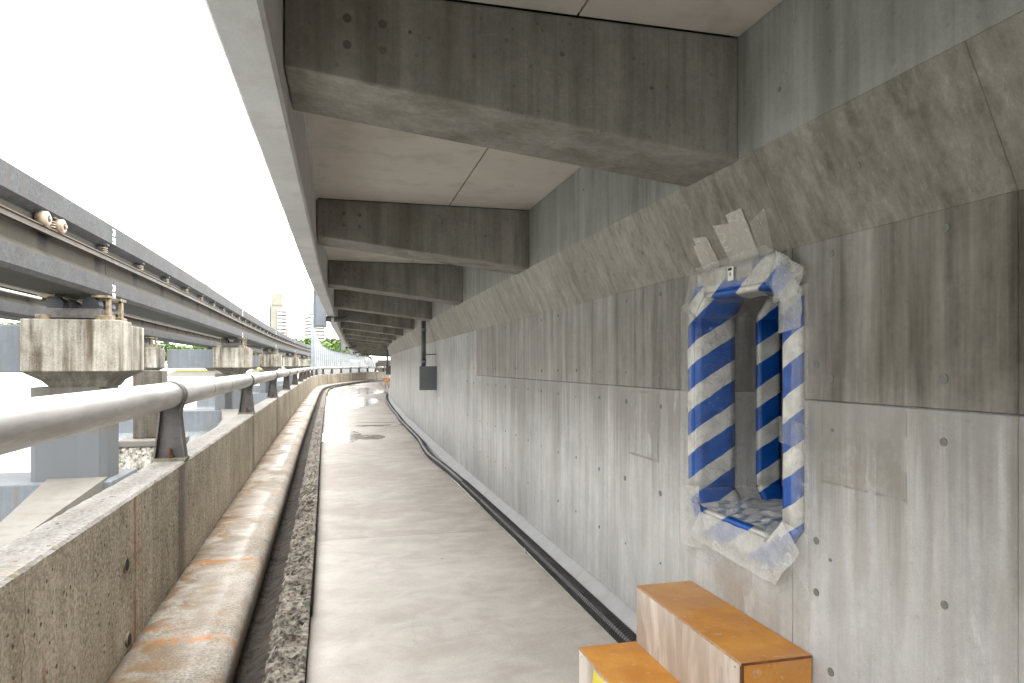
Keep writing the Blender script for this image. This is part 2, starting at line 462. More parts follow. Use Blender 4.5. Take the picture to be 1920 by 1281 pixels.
# metals and others
def metal(name, c1, c2, rough=.5, metalness=.0, scale=4, rust=None, rust_amt=.3, bump=.05):
    m = Mat(name)
    v = m.noise(scale, 5, .6); f = m.noise(scale*20, 3)
    col = m.mix(m.ramp(m.math('ADD', v, m.math('MULTIPLY', m.math('SUBTRACT', f, .5), .3)), .35, .65), c1, c2)
    if rust: col = m.mix(m.math('MULTIPLY', m.ramp(m.noise(scale*1.7, 6, .7), .55, .68), rust_amt), col, rust)
    m.bump(f, bump, .004)
    m.set(col=col, rough=m.ramp(v, .3, .7, rough-.08, rough+.1), metal=metalness)
    return m.m
m = Mat("aged_pipe_paint")
v = m.noise(1, 5, .65, m.map(scale=(6, .7, 6))); f = m.noise(60, 3)
col = m.mix(m.ramp(v, .35, .65), (.33,.32,.30), (.55,.54,.52))
scr = m.noise(1, 4, .7, m.map(scale=(40, 4, 40)))
col = m.mix(m.math('MULTIPLY', m.ramp(scr, .60, .68), .5), col, (.68,.67,.65))
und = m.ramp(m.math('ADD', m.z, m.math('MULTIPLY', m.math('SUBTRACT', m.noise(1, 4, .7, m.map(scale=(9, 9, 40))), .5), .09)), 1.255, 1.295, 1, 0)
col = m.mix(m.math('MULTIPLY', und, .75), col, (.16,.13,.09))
m.bump(f, .08, .003)
G['pipe'] = m.set(col=col, rough=.42, metal=.25)
G['bracket'] = metal("weathered_bracket_steel", (.075,.07,.065), (.14,.132,.125), .6, .2, 8, (.12,.05,.03), .3, .2)
G['rustbolt'] = metal("rusty_bolt_steel", (.07,.03,.02), (.16,.07,.045), .8, .1, 30)
G['moss'] = metal("mossy_plate", (.10,.10,.07), (.19,.19,.14), .9, 0, 20)
G['greybox'] = metal("grey_painted_steel", (.11,.122,.125), (.14,.152,.156), .45, .1, 3, (.10,.08,.06), .1)
G['darkpipe'] = metal("dark_grey_conduit", (.07,.075,.075), (.11,.115,.115), .5, .1, 5)
G['hose'] = metal("black_corrugated_plastic", (.012,.012,.013), (.028,.028,.03), .42, 0, 6, (.10,.09,.08), .25)
G['conduit'] = metal("grey_galvanised_conduit", (.36,.35,.33), (.50,.49,.47), .5, .1, 6)
G['bluegrey'] = metal("blue_grey_drain_casing", (.15,.172,.195), (.19,.21,.235), .5, 0, 2)
G['barrier'] = metal("pale_barrier_panel", (.215,.24,.26), (.265,.285,.30), .4, .1, 1.5)
G['blackseal'] = metal("dark_joint_shadow_material", (.012,.012,.012), (.03,.03,.03), .9)
G['white'] = metal("white_paint", (.70,.70,.68), (.80,.80,.79), .5)
G['yellow'] = metal("yellow_paint", (.68,.58,.05), (.78,.68,.10), .5)
G['orange_sign'] = metal("orange_sign_board", (.78,.30,.02), (.85,.36,.04), .5)
G['red'] = metal("red_paint", (.45,.05,.04), (.55,.09,.06), .5)
G['pink'] = metal("pink_cord", (.70,.16,.24), (.80,.22,.30), .6)
G['screw'] = metal("screw_zinc", (.25,.25,.25), (.4,.4,.38), .35, .8, 40)
G['cream'] = metal("cream_porcelain", (.22,.17,.115), (.34,.275,.20), .4, 0, 9, (.25,.14,.06), .4)
G['railrust'] = metal("conductor_rail_rust", (.028,.019,.010), (.068,.050,.031), .55, .3, 6, (.10,.05,.025), .4)
G['steelbrown'] = metal("rusty_bearing_steel", (.10,.075,.042), (.26,.205,.13), .6, .2, 10, (.12,.06,.03), .5)
G['darksteel'] = metal("dark_bearing_steel", (.012,.013,.016), (.035,.037,.042), .6)

# monorail beams
m = concrete("monorail_flange_concrete", (.018,.0185,.019), (.088,.090,.093), (.055,.047,.033), .45, .0, 1.3, .85, .3, .9, grain=.45, fine=22)
G['mono_flange'] = m.m
m = concrete("monorail_web_concrete", (.014,.012,.008), (.065,.057,.041), (.04,.032,.02), .5, .35, 1.0, .88, .3, .6, grain=.35, fine=22)
per = m.math('PINGPONG', m.math('SUBTRACT', m.y, 10.8-1.1+1.1), 1.1)
st = m.ramp(m.math('ADD', per, m.math('MULTIPLY', m.noise(3, 3), .16)), .15, .32, 1, 0)
col = m.mix(m.math('MULTIPLY', st, m.ramp(m.z, 3.1, 3.36, .35, 1)), m.col, (.006,.005,.004))
G['mono_web'] = m.set(col=col)
m = concrete("monorail_underside_shaded", (.012,.010,.006), (.035,.03,.02), None, 0, 0, 1, .9, .2, .25); G['mono_under_shade'] = m.m  # darker copy of the beam concrete, underside shade put into the colour
# piers
m = concrete("pier_cap_concrete", (.065,.053,.036), (.42,.395,.34), (.05,.032,.016), .9, 1.2, .9, .85, .15, .4, .1, sf=2.3)
G['cap'] = m.m
m = concrete("pier_link_concrete", (.08,.09,.10), (.155,.17,.187), (.11,.095,.075), .6, .6, .6, .85, .15, .18)
G['link'] = m.m
m = concrete("pier_column_concrete", (.06,.055,.045), (.14,.133,.12), (.075,.062,.045), .5, .6, .9, .85, .15, .18)
lvl = m.math('ADD', m.z, m.math('MULTIPLY', m.noise(2, 2), .01))
band = m.ramp(lvl, .43, .46, 1, 0)
col = m.mix(m.math('MULTIPLY', band, .75), m.col, (.095,.105,.118))
G['column'] = m.set(col=col)
m = concrete("foundation_concrete", (.09,.085,.075), (.165,.155,.138), (.09,.075,.05), .5, .2, .8, .85, .15, .2); G['found'] = m.m
m = concrete("mussel_crust", (.02,.018,.015), (.62,.58,.50), (.03,.03,.02), .6, .0, 3, .95, 1.2, 1.4, .8, fine=14, grain=.3); G['mussel'] = m.m
m = concrete('weathered_brown_concrete', (.035,.030,.022), (.15,.135,.11), (.04,.03,.018), .6, .6, 1.2, .9, .3, .5); G['browncol'] = m.m

# plywood, orange film-faced board
m = Mat("birch_plywood_raw")
wv = m.noise(1, 5, .6, m.map(scale=(14, 5, 1.2)), dist=.6)
col = m.mix(m.ramp(wv, .36, .64), (.40,.33,.265), (.66,.60,.53))
dk = m.noise(1, 5, .65, m.map(scale=(9, 9, 2.2), loc=(2, 3, 1)))
col = m.mix(m.math('MULTIPLY', m.ramp(dk, .55, .70), .6), col, (.22,.16,.12))
m.bump(wv, .12, .003); G['ply'] = m.set(col=col, rough=.75)
m = Mat("orange_film_board")
v = m.noise(4, 5, .65); v2 = m.noise(1.6, 3, .6, m.map(loc=(4.2, 1.3, 0)))
col = m.mix(m.ramp(v, .35, .7), (.50,.20,.025), (.64,.30,.05))
col = m.mix(m.math('MULTIPLY', m.ramp(v2, .44, .62), .45), col, (.46,.30,.19))
sc = m.noise(1, 5, .75, m.map(scale=(14, 30, 14), rot=(0, 0, .5)))
col = m.mix(m.math('MULTIPLY', m.ramp(sc, .58, .66), .5), col, (.56,.42,.31))
dk2 = m.ramp(m.noise(1, 6, .75, m.map(scale=(30, 9, 30), loc=(4, 4, 4))), .58, .68)
col = m.mix(m.math('MULTIPLY', dk2, .45), col, (.22,.12,.06))
col = m.mix(.2, col, m.mix(m.noise(240, 2), (0,0,0), (1,1,1)), 'OVERLAY')
m.bump(m.noise(90, 3), .08, .002); G['orange'] = m.set(col=col, rough=.55)
G['plyedge'] = metal("plywood_edge", (.30,.19,.12), (.44,.31,.21), .8, 0, 30)
G['darkedge'] = metal("dark_board_edge", (.10,.035,.015), (.19,.08,.04), .8, 0, 20)

# pads with diagonal tape stripes: the stripe rises to the right on both faces
m = Mat("blue_white_striped_pad")
u = m.math('SUBTRACT', m.x, m.y)
wob = m.math('MULTIPLY', m.math('SUBTRACT', m.noise(9, 3), .5), .02)
ph = m.math('ADD', m.math('SUBTRACT', m.z, m.math('MULTIPLY', u, .58)), wob)
fr = m.math('FRACT', m.math('DIVIDE', m.math('ADD', ph, 10.02), .215))
sm = m.ramp(fr, .528, .552)
bl = m.mix(m.ramp(m.noise(9, 4), .35, .65), (.003,.065,.31), (.005,.10,.44))
wh = m.mix(m.ramp(m.noise(12, 4), .35, .65), (.50,.50,.46), (.68,.68,.64))
m.bump(m.noise(16, 5, .7, dist=1.5), .5, .012)
G['pad'] = m.set(col=m.mix(sm, bl, wh), rough=.38)
def film(name, alpha, base, crinkle, a2=None):
    m = Mat(name)
    cr = m.noise(11, 6, .7, dist=2.2)
    ridge = m.ramp(m.math('ABSOLUTE', m.math('SUBTRACT', m.noise(7, 3, .6, dist=1.4), .5)), 0, .025, 1, 0)
    m.bump(m.math('ADD', cr, m.math('MULTIPLY', ridge, .6)), crinkle, .02)
    a = m.math('ADD', alpha, m.math('MULTIPLY', ridge, .16))
    a = m.math('ADD', a, m.math('MULTIPLY', m.math('SUBTRACT', cr, .5), a2 or .3), clamp=True)
    m.set(col=base, rough=.22, alpha=a, spec=.6)
    return m.m
G['tape'] = film("clear_packing_tape", .17, (.66,.66,.61), .45)
G['tape5'] = film('thin_clear_tape', .06, (.7,.7,.66), .6, .12)
G['tape4'] = film('doubled_film', .52, (.66,.67,.65), .35)
G['tape3'] = film("stuck_tape", .62, (.56,.53,.47), .25)
G['tape2'] = film("cloudy_masking_film", .40, (.66,.67,.63), .5)
m = Mat("printed_wrap_film")
cr = m.noise(9, 6, .7, dist=2.5)
pr = m.math('FRACT', m.math('MULTIPLY', m.math('ADD', m.math('SUBTRACT', m.x, m.math('MULTIPLY', m.y, 1.4)), m.math('MULTIPLY', cr, .12)), 9))
m.bump(cr, .9, .03)
G['wrap'] = m.set(col=m.mix(m.math('MULTIPLY', m.ramp(pr, .62, .7), m.ramp(m.noise(6, 2), .45, .55)), (.72,.73,.72), (.30,.38,.55)), rough=.2, alpha=.85)
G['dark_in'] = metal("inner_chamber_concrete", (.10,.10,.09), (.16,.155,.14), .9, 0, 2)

# water
m = Mat("river_water")
w1 = m.noise(1, 4, .6, m.map(scale=(.9, 2.6, 1))); w2 = m.noise(1, 3, .6, m.map(scale=(5, 14, 1)))
m.bump(m.math('ADD', w1, m.math('MULTIPLY', w2, .35)), .35, .12)
G['water'] = m.set(col=m.mix(w1, (.17,.19,.185), (.24,.262,.258)), rough=.08, spec=.8)
m = Mat("far_bank_earth"); G['bank'] = m.set(col=m.mix(m.noise(.05, 5), (.20,.19,.14), (.35,.33,.27)), rough=.9)
m = Mat("leaf_green")
oi = m.t.nodes.new("ShaderNodeObjectInfo")
lf = m.mix(m.ramp(m.noise(.5, 3), .35, .65), (.03,.075,.02), (.075,.135,.035))
G['leaf'] = m.set(col=m.mix(m.math('MULTIPLY', oi.outputs['Random'], .45), lf, (.15,.19,.05)), rough=.7, spec=.2)
G['bark'] = metal("bark_brown", (.07,.05,.035), (.12,.09,.06), .9)
G['tower_beige'] = metal("tower_beige_render", (.155,.15,.128), (.18,.175,.15), .9, 0, .1)
G['tower_white'] = metal("tower_white_render", (.30,.30,.30), (.36,.36,.36), .9, 0, .1)
G['tower_dark'] = metal("tower_recess_dark", (.055,.055,.055), (.09,.09,.09), .7, 0, .1)
G['tower_grey'] = metal("tower_grey_cladding", (.19,.205,.22), (.23,.24,.255), .8, 0, .1)

# ------------------------------------------------------------------ the setting: water, bank, sky is the world
struct(mesh_obj('river_water', [(-1500,-300,-1.19),(600,-300,-1.19),(600,1500,-1.19),(-1500,1500,-1.19)], [(0,1,2,3)], G['water']))
mb = MB(); mb.prism([(238,-1.6),(240,-.9),(246,-.2),(300,0.6),(1400,2.0),(1400,-1.6)], 'x', -1400, 500)
struct(mb.build('far_bank', G['bank']))

# ------------------------------------------------------------------ walkway floor
floor = struct(bpy.data.objects.new('walkway_floor', None)); COL.objects.link(floor)
breaks = [-30, -19, -8, -2.2, 6.3, 14.8, 23.3, 31.8, 40.3, 48.8, 57.3, 66, 75, 84]
for a, b in zip(breaks, breaks[1:]):
    Ys = frange(a+.002, b-.002, 1.0)
    v = []; f = []
    for y in Ys:
        xl = Lc(y); xr = Wc(y)+.02
        v += [(xl, y, -.02), (xl, y, 0), (xr, y, 0), (xr, y, -.02)]
    n = len(Ys)
    for j in range(n-1):
        for i in range(3): f.append((4*j+i, 4*j+i+1, 4*j+5+i, 4*j+4+i)[::-1])
    o = mesh_obj('floor_slab', v, f, G['floor'], floor)
sweep('floor_base', [(0,-.5),(0,-.021),(12,-.021),(12,-.5)], Lc, frange(-30, 84, 4), G['gutter'], floor)

def floor_line(pts, w):
    v = []; f = []
    for i, (x, y) in enumerate(pts): v += [(x, y-w, .004), (x, y+w, .004)]
    for i in range(len(pts)-1): f.append((2*i, 2*i+2, 2*i+3, 2*i+1))
    return mesh_obj('floor_crack', v, f, G['gutter'], floor)
floor_line([(.45+.05*i, 17.6+.22*math.sin(i*.33)+.05*noise.noise(Vector((i*.6, 0, 0)))) for i in range(20)], .022)
floor_line([(.40+.05*i, 18.9+.12*math.sin(i*.25+1)+.06*noise.noise(Vector((i*.6, 4, 0)))) for i in range(22)], .03)
# ------------------------------------------------------------------ new viaduct: wall lifts, haunch, upper wall, crossbeams, soffit panels, fascia
via = thing('concrete_viaduct', 'grey concrete girder viaduct overhanging the walkway, with board-marked wall, crossbeams and soffit panels', 'viaduct')
PW = .91
JZ = 1.427
TH = .6
cols = [1.40 + PW*k for k in range(-34, 70)]
def wallsec(name, prof, y0, y1, mat, C=Wc):
    g = .006
    return sweep(name, prof, C, [y0+.0005, y0+g, y1-g, y1-.0005], mat, via, groove=.0035)
for i, y0 in enumerate(cols):
    y1 = y0 + PW
    if y0 > 76: break
    is_open = abs(y0-2.31) < .02
    if not is_open:
        if y0 < 7.8:
            wallsec('wall_panel', [(0, 0), (0, JZ-.004), (.006, JZ), (TH, JZ), (TH, 0)], y0, y1, G['wall_lo'])
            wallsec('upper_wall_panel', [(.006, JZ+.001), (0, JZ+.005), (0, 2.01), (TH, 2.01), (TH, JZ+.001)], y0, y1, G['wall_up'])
        else:
            wallsec('wall_panel', [(0, 0), (0, 2.01), (TH, 2.01), (TH, 0)], y0, y1, G['wall_far'] if 'wall_far' in G else G['wall_lo'])
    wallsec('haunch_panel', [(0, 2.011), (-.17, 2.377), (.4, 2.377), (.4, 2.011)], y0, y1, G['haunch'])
for k in range(-17, 42):
    y0 = 2.31 + 1.82*k
    if y0 > 76: break
    wallsec('girder_wall_panel', [(-.17, 2.378), (-.17, 2.90), (.4, 2.90), (.4, 2.378)], y0, y0+1.82, G['girder'])
# panel with the hatch opening
oc = [(2.335,1.797),(2.437,1.897),(2.93,1.897),(3.03,1.797),(3.03,.947),(2.94,.847),(2.437,.847),(2.335,.947)]
ya, yb = 2.3105, 3.2195
lo = [(ya,0),(yb,0),(yb,JZ-.002),(3.03,JZ-.002),(3.03,.947),(2.94,.847),(2.437,.847),(2.335,.947),(2.335,JZ-.002),(ya,JZ-.002)]
up = [(ya,JZ),(2.335,JZ),(2.335,1.797),(2.437,1.897),(2.93,1.897),(3.03,1.797),(3.03,JZ),(yb,JZ),(yb,2.01),(ya,2.01)]
mb = MB(); mb.prism(lo, 'x', 1.70, 2.19); mb.build('wall_panel', G['wall_lo'], via)
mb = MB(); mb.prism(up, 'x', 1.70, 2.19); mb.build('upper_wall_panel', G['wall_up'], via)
# room behind the opening
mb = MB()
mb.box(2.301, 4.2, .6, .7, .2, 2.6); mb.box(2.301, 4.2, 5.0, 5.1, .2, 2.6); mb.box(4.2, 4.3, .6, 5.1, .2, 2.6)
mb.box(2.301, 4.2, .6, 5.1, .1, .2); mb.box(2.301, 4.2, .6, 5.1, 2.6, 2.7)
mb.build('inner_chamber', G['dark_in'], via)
# crossbeams
beamY = [2.41 - 3.2*k for k in range(1, 10)] + [2.41, 5.52, 8.75, 12.1, 15.5, 18.9, 22.3, 25.7, 29.1, 32.5, 35.9, 39.3, 42.7, 46.1, 49.5, 52.9, 56.3, 59.7, 63.1, 66.5, 69.9, 73.3]
beamY.sort()
plug_m = MB(); plug_m.tube([(0, .0015, 0), (0, -.0015, 0)], .015, 14)
plug_mesh = plug_m.mesh('form_tie_plug', metal("dark_mortar_plug", (.09,.085,.07), (.13,.125,.105), .9))
for yb_ in beamY:
    xl = Fc(yb_+.2)+.004; xr = Wc(yb_+.2)-.17
    mb = MB(); mb.prism([(xl,2.856),(xr,2.856),(xr,2.369),(xl,2.564)], 'y', yb_, yb_+.42)
    bmo = mb.build('crossbeam', G['beam'], via, bevel=.009, seg=2)
    if yb_ > 0 and yb_ < 26:
        for (dx, z, s) in ((.205,2.748,1),(.325,2.742,1),(.205,2.657,1),(.325,2.652,1),(.42,2.725,.45),(.98,2.71,.6),(1.34,2.62,.5)):
            inst('form_tie_plug', plug_mesh, bmo, (xl+dx, yb_-.0005, z), scale=(s, 1, s))
# soffit panels between the beams, two per bay, dark gap between
for a, b in zip(beamY, beamY[1:]):
    y0, y1 = a+.42+.008, b-.008
    for k in range(2):
        def Cx(y, t): 
            xl = Fc(y)+.012; xr = Wc(y)-.17-.004
            xm = xl + (xr-xl)*.605
            return (xl, xm-.005)[t] if k == 0 else (xm+.005, xr)[t]
        Ys = frange(y0, y1, .8)
        v = []; f = []
        for y in Ys:
            A, B = Cx(y, 0), Cx(y, 1)
            v += [(A,y,2.857),(B,y,2.857),(B,y,2.88),(A,y,2.88)]
        n = len(Ys)
        for j in range(n-1):
            for i in range(4): f.append((4*j+i, 4*j+(i+1)%4, 4*j+4+(i+1)%4, 4*j+4+i))
        f.append((0,1,2,3)); f.append((4*n-1,4*n-2,4*n-3,4*n-4))
        mesh_obj('soffit_panel', v, f, G['soffit'], via)
# deck slab above (closes off the sky), dark filler in the gaps
Ys = frange(-30, 76, 2.0)
v = []; f = []
for y in Ys: v += [(Fc(y)+.001,y,2.884),(Wc(y)+6,y,2.905),(Wc(y)+6,y,3.2),(Fc(y)+.001,y,3.2)]
for j in range(len(Ys)-1):
    for i in range(4): f.append((4*j+i, 4*j+(i+1)%4, 4*j+4+(i+1)%4, 4*j+4+i))
f.append((0,1,2,3)); n = len(v); f.append((n-1,n-2,n-3,n-4))
mesh_obj('deck_slab', v, f, G['blackseal'], via)
# fascia: precast segments
fy = [-29, -20.7, -16.4, -12.1, -7.8, -3.6, .7, 5.0, 9.3, 13.3, 17.6, 21.9, 26.2, 30.5, 34.8, 39.1, 43.4, 47.7, 52, 56.3, 60.6, 64.9, 69.2, 73.5, 78]
def fpert(p, i, j):
    if i in (0, 4): p = p + Vector((0, 0, noise.noise(p*6)*.006))
    return p
for a, b in zip(fy, fy[1:]):
    sweep('fascia_segment', [(-.012,2.452),(0,2.464),(0,3.62),(-.17,3.62),(-.140,2.462),(-.131,2.452)], Fc, frange(a+.004, b-.004, .25 if a < 12 else 1.0), G['fascia'], via, pert=fpert)
sweep('sealant_lip', [(.001,2.845),(.001,2.857),(.012,2.857),(.008,2.845)], Fc, frange(-4, 40, .5), G['fascia'], via)
# wall foot fillet
for a, b in zip(frange(-28, 76, 2.73), frange(-28, 76, 2.73)[1:]):
    sweep('wall_foot_fillet', [(-.12,0),(-.12,.022),(-.02,.098),(-.001,.100),(-.001,0)], Wc, [a+.001]+frange(a+.01, b-.01, .9)+[b-.001], G['ledge'], via)
# tie plugs on the wall
wp = MB(); wp.tube([(.0015, 0, 0), (-.0018, 0, 0)], .0155, 14)
wall_plug = wp.mesh('form_tie_plug', metal("grey_mortar_plug", (.15,.148,.135), (.20,.198,.185), .9))
for k in range(-1, 9):
    y0 = 1.40 + PW*k
    for dy in (.22, .69):
        y = y0 + dy
        if 2.15 < y < 3.12: continue
        for z in (.46, .86, 1.33, 1.515, 1.95):
            if z == 1.95 and k % 2: continue
            s = random.choice((1, 1, .8, .45))
            if y > 4: s *= .75
            inst('form_tie_plug', wall_plug, via, (1.699, y+random.uniform(-.01,.01), z+random.uniform(-.01,.01)), scale=(1, s, s))
for y, z in ((2.17, 1.56), (2.17, .91), (2.17, .72), (3.13, 1.53), (3.13, 1.33), (3.13, .83)):
    inst('form_tie_plug', wall_plug, via, (1.699, y, z), scale=(1, .9, .9))
# haunch plugs
for y, z in ((1.86, 2.2), (2.62, 2.17), (3.5, 2.18), (4.4, 2.2), (.9, 2.2)):
    inst('form_tie_plug', wall_plug, via, (1.7-.4645*(z-2.011)-.0005, y, z), rot=(0, R(-24.9), 0), scale=(1, .8, .8))
for y, z in ((1.9, 2.72), (2.15, 2.55), (1.45, 2.62), (3.3, 2.7), (4.2, 2.7)):
    inst('form_tie_plug', wall_plug, via, (1.5295, y, z), scale=(1, .6, .6))
# repair patch with a mortar frame, faint glue mark
mb = MB(); mb.box(1.6975, 1.7005, 3.46, 3.86, 1.02, 1.41); mb.build('repair_patch', metal("grout_line", (.26,.25,.22), (.33,.32,.29), .9, 0, 10), via)
mb = MB(); mb.box(1.6955, 1.6974, 3.475, 3.845, 1.035, 1.395); mb.build('repair_patch', G['wall_lo'], via)

# ------------------------------------------------------------------ old parapet, kerb, broken strip
para = thing('old_parapet', 'weathered rough concrete parapet with rust runs and cracks along the river edge', 'parapet wall')
def ppert(p, i, j):
    n1 = noise.noise(p*18)*.005 + noise.noise(p*55)*.003
    if i in (1, 2, 3): n1 += min(0, noise.noise(Vector((3, p.y*9, 5)))+.1)*.018
    if i in (2, 3, 4): return p + Vector((n1*.9, 0, n1))
    if i == 1: return p + Vector((-n1, 0, n1))
    return p + Vector((n1, 0, 0))
py = [-28, -20, -14, -8.8, -6.1, -3.4, -.65, 2.08, 4.86, 7.6, 10.35, 13.1, 15.85, 18.6, 21.35, 24.1, 26.85, 29.6, 32.35, 35.1, 37.85, 40.6, 43.35, 46.1, 48.85, 51.6, 54.3, 57, 59.8, 62.5, 65.2, 68, 71, 74, 77, 80, 83]
for a, b in zip(py, py[1:]):
    st = .03 if -1 < a < 7 else (.12 if a < 16 else .9)
    prof = [(-1.04,-.9),(-1.04,.893),(-1.025,.905),(-.848,.905),(-.836,.893),(-.835,.7),(-.835,.5),(-.835,.3),(-.835,.05),(-.835,-.9)]
    o = sweep('parapet_panel', prof, Lc, frange(a+.004, b-.004, st), G['parapet'], para, pert=ppert if a < 16 else None)
    o.data.materials.append(G['parapet_top'])
    for p in o.data.polygons:
        if p.normal.z > .6: p.material_index = 1
def ribbon(name, pts, w, mat, parent, ax):
    """thin crack strip: pts on a face; ax = unit vector across the crack"""
    v = []; f = []
    for i, p in enumerate(pts):
        k = w*(.4+.6*abs(noise.noise(Vector(p)*30)))
        v += [Vector(p)-Vector(ax)*k, Vector(p)+Vector(ax)*k]
    for i in range(len(pts)-1): f.append((2*i, 2*i+1, 2*i+3, 2*i+2))
    return mesh_obj(name, v, f, mat, parent)
def crack_face(y0, z0, y1, z1, n=40):
    out = []
    for i in range(n+1):
        t = i/n; y = y0+(y1-y0)*t + noise.noise(Vector((y0, t*9, 1)))*.022
        out.append((Lc(y)-.827, y, z0+(z1-z0)*t))
    return out
ribbon('crack', crack_face(2.50, .89, 2.44, .2), .0028, G['blackseal'], para, (0, 1, 0))
ribbon('crack', crack_face(5.55, .88, 5.55, .35), .002, G['blackseal'], para, (0, 1, 0))
top = [(Lc(2.5)-.84-.2*i/24, 2.5+.03*i/24+noise.noise(Vector((i*.4, 2, 2)))*.018, .9125) for i in range(25)]
ribbon('crack', top, .0028, G['blackseal'], para, (0, 1, 0))
for y, z in ((3.62, .60), (3.66, .228)):
    x = Lc(y)-.835
    mb = MB(); mb.tube([(0,0,0),(.010,0,0)], .036, 20)
    o = mb.build('drain_sleeve', G['steelbrown'], para, loc=(x, y, z))
    mb = MB(); mb.tube([(.0095,0,0),(.0115,0,0)], .027, 20); mb.build('drain_hole', G['blackseal'], o)

kerb = thing('rounded_kerb', 'rounded concrete kerb, wet and stained with orange rust bands, at the parapet foot', 'kerb')
def kpert(p, i, j):
    n1 = noise.noise(p*30)*.0035 + noise.noise(p*7)*.006 + noise.noise(p*75)*.002
    return p + Vector((n1*.6, 0, n1))
kp = [(-.834,-.3),(-.834,.170),(-.75,.182),(-.66,.186),(-.57,.186),(-.50,.184)]
for a in range(0, 100, 12): kp.append((-.42+.078*math.sin(R(a))-.0, .106+.078*math.cos(R(a))))
kp += [(-.350, .02), (-.362,-.06), (-.362,-.3)]
ky = [-28, -16, -6, .9, 6.62, 12.4, 18, 24, 30, 36, 42, 48, 54, 60, 66, 72, 78, 84]
for a, b in zip(ky, ky[1:]):
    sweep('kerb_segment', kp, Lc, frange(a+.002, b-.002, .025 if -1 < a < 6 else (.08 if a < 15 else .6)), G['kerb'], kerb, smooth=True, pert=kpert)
strip = thing('broken_concrete_edge', 'crumbled dark concrete edge strip beside the gutter at the walkway border', 'concrete edge')
def spert(p, i, j):
    a = .2 if i in (0,14,15,16,17) else 1.0
    q = Vector((p.x*1.3, p.y, p.z))
    n1 = noise.fractal(q*24, .8, 2.1, 5)*.022*a + noise.noise(Vector((1, p.y*2.2, 3)))*.014*a + (noise.cell(q*32)-.5)*.012*a
    return p + Vector((noise.fractal(p*19+Vector((5,5,5)), .9, 2.0, 4)*.016*a, noise.noise(p*40)*.008*a, n1))
sp = [(-.19,-.3),(-.235,-.06),(-.222,-.03),(-.21,.0),(-.197,.02),(-.182,.036),(-.165,.046),(-.148,.053),(-.13,.058),(-.112,.060),(-.095,.061),(-.078,.061),(-.06,.060),(-.043,.060),(-.026,.058),(-.012,.056),(-.004,.052),(-.003,-.3)]
sweep('edge_concrete', sp, Lc, frange(-1, 9, .017), G['strip'], strip, smooth=False, pert=spert)
sweep('edge_concrete', sp, Lc, frange(9.01, 60, .16), G['strip'], strip, pert=lambda p, i, j: spert(p, i, j) if p.y < 25 else p)
sweep('edge_concrete', sp, Lc, frange(60.01, 84, .8), G['strip'], strip)
sweep('edge_board', [(-.003,-.1),(-.003,.066),(.006,.066),(.006,-.1)], Lc, frange(4.4, 60, .2), G['gutter'], strip)
gut = thing('gutter_channel', 'dark narrow gutter full of wet dirt between kerb and broken edge', 'gutter')
def gpert(p, i, j):
    return p + Vector((0, 0, noise.fractal(p*14, .9, 2.0, 4)*.022)) if 0 < i < 6 else p
sweep('gutter_bed', [(-.37,-.3),(-.37,-.02),(-.33,-.045),(-.30,-.05),(-.26,-.03),(-.20,.0),(-.19,-.3)], Lc, frange(-28, -1, .5)+frange(-.97, 12, .04)+frange(12.5, 84, .5), G['gutdirt'], gut, pert=gpert)

# ------------------------------------------------------------------ pipe railing
rail = thing('pipe_railing', 'fat aluminium pipe handrail on steel brackets on top of the parapet', 'railing')
RZ = 1.345
brY = [.45, 5.1, 9.75, 14.4, 19.05, 23.7, 28.35, 33, 37.65, 42.3, 46.6, 50.2, 53.6, 57, 60.4, 63.6, 66.8, 70, 73.2, 76.4, 79.6]
# bracket, local frame: origin on the parapet top
def I_outline(s):  # outer contour of the flange, right half
    return [(.098,.012),(.088,.10),(.076,.20),(.066,.30),(.068,.335),(.082,.378)]
fl = MB()
for sgn in (-1, 1):
    c = I_outline(1)
    v = []; t = .010
    for (x, z) in c: v += [(sgn*x,-.055,z),(sgn*x,.055,z),(sgn*(x-t),.055,z),(sgn*(x-t),-.055,z)]
    f = []
    for i in range(len(c)-1):
        for k in range(4): f.append((4*i+k, 4*i+(k+1)%4, 4*i+4+(k+1)%4, 4*i+4+k))
    f += [(0,1,2,3),(4*len(c)-1,4*len(c)-2,4*len(c)-3,4*len(c)-4)]
    fl.add(v, f)
flange_mesh = fl.mesh('bracket_flange', G['bracket'])
wb = MB(); c = I_outline(1)
wb.prism([(x-.004, z) for x, z in c] + [(-(x-.004), z) for x, z in reversed(c)], 'y', -.006, .006)
web_mesh = wb.mesh('bracket_web', G['bracket'])
pb = MB(); pb.box(-.105,.105,-.075,.075,-.012,.012); plate_mesh = pb.mesh('base_plate', G['moss'], bevel=.003)
bo = MB(); bo.tube([(0,-.035,.012),(0,-.035,.032)], .024, 6); bo.tube([(0,-.035,.032),(0,-.035,.075)], .012, 8)
bolt_mesh = bo.mesh('anchor_bolt', G['rustbolt'])
cl = MB()
n = 28; v = []; f = []
for k in range(n):
    a = 2*math.pi*k/n
    for (r, y) in ((.0885,-.055),(.098,-.055),(.098,.055),(.0885,.055)):
        v.append((r*math.cos(a), y, .437 + r*math.sin(a)))
for k in range(n):
    for i in range(4): f.append((4*k+i, 4*k+(i+1)%4, 4*((k+1)%n)+(i+1)%4, 4*((k+1)%n)+i))
cl.add(v, f); collar_mesh = cl.mesh('collar', G['bracket'])
for y in brY:
    h = math.atan((Lc(y+.5)-Lc(y-.5)))
    b = bpy.data.objects.new('rail_bracket', None); COL.objects.link(b); b.parent = rail
    b.location = (Lc(y)-.935, y, .915); b.rotation_euler = (0, 0, -h)
    for nm, me in (('bracket_flange', flange_mesh), ('bracket_web', web_mesh), ('base_plate', plate_mesh), ('anchor_bolt', bolt_mesh), ('collar', collar_mesh)):
        inst(nm, me, b)
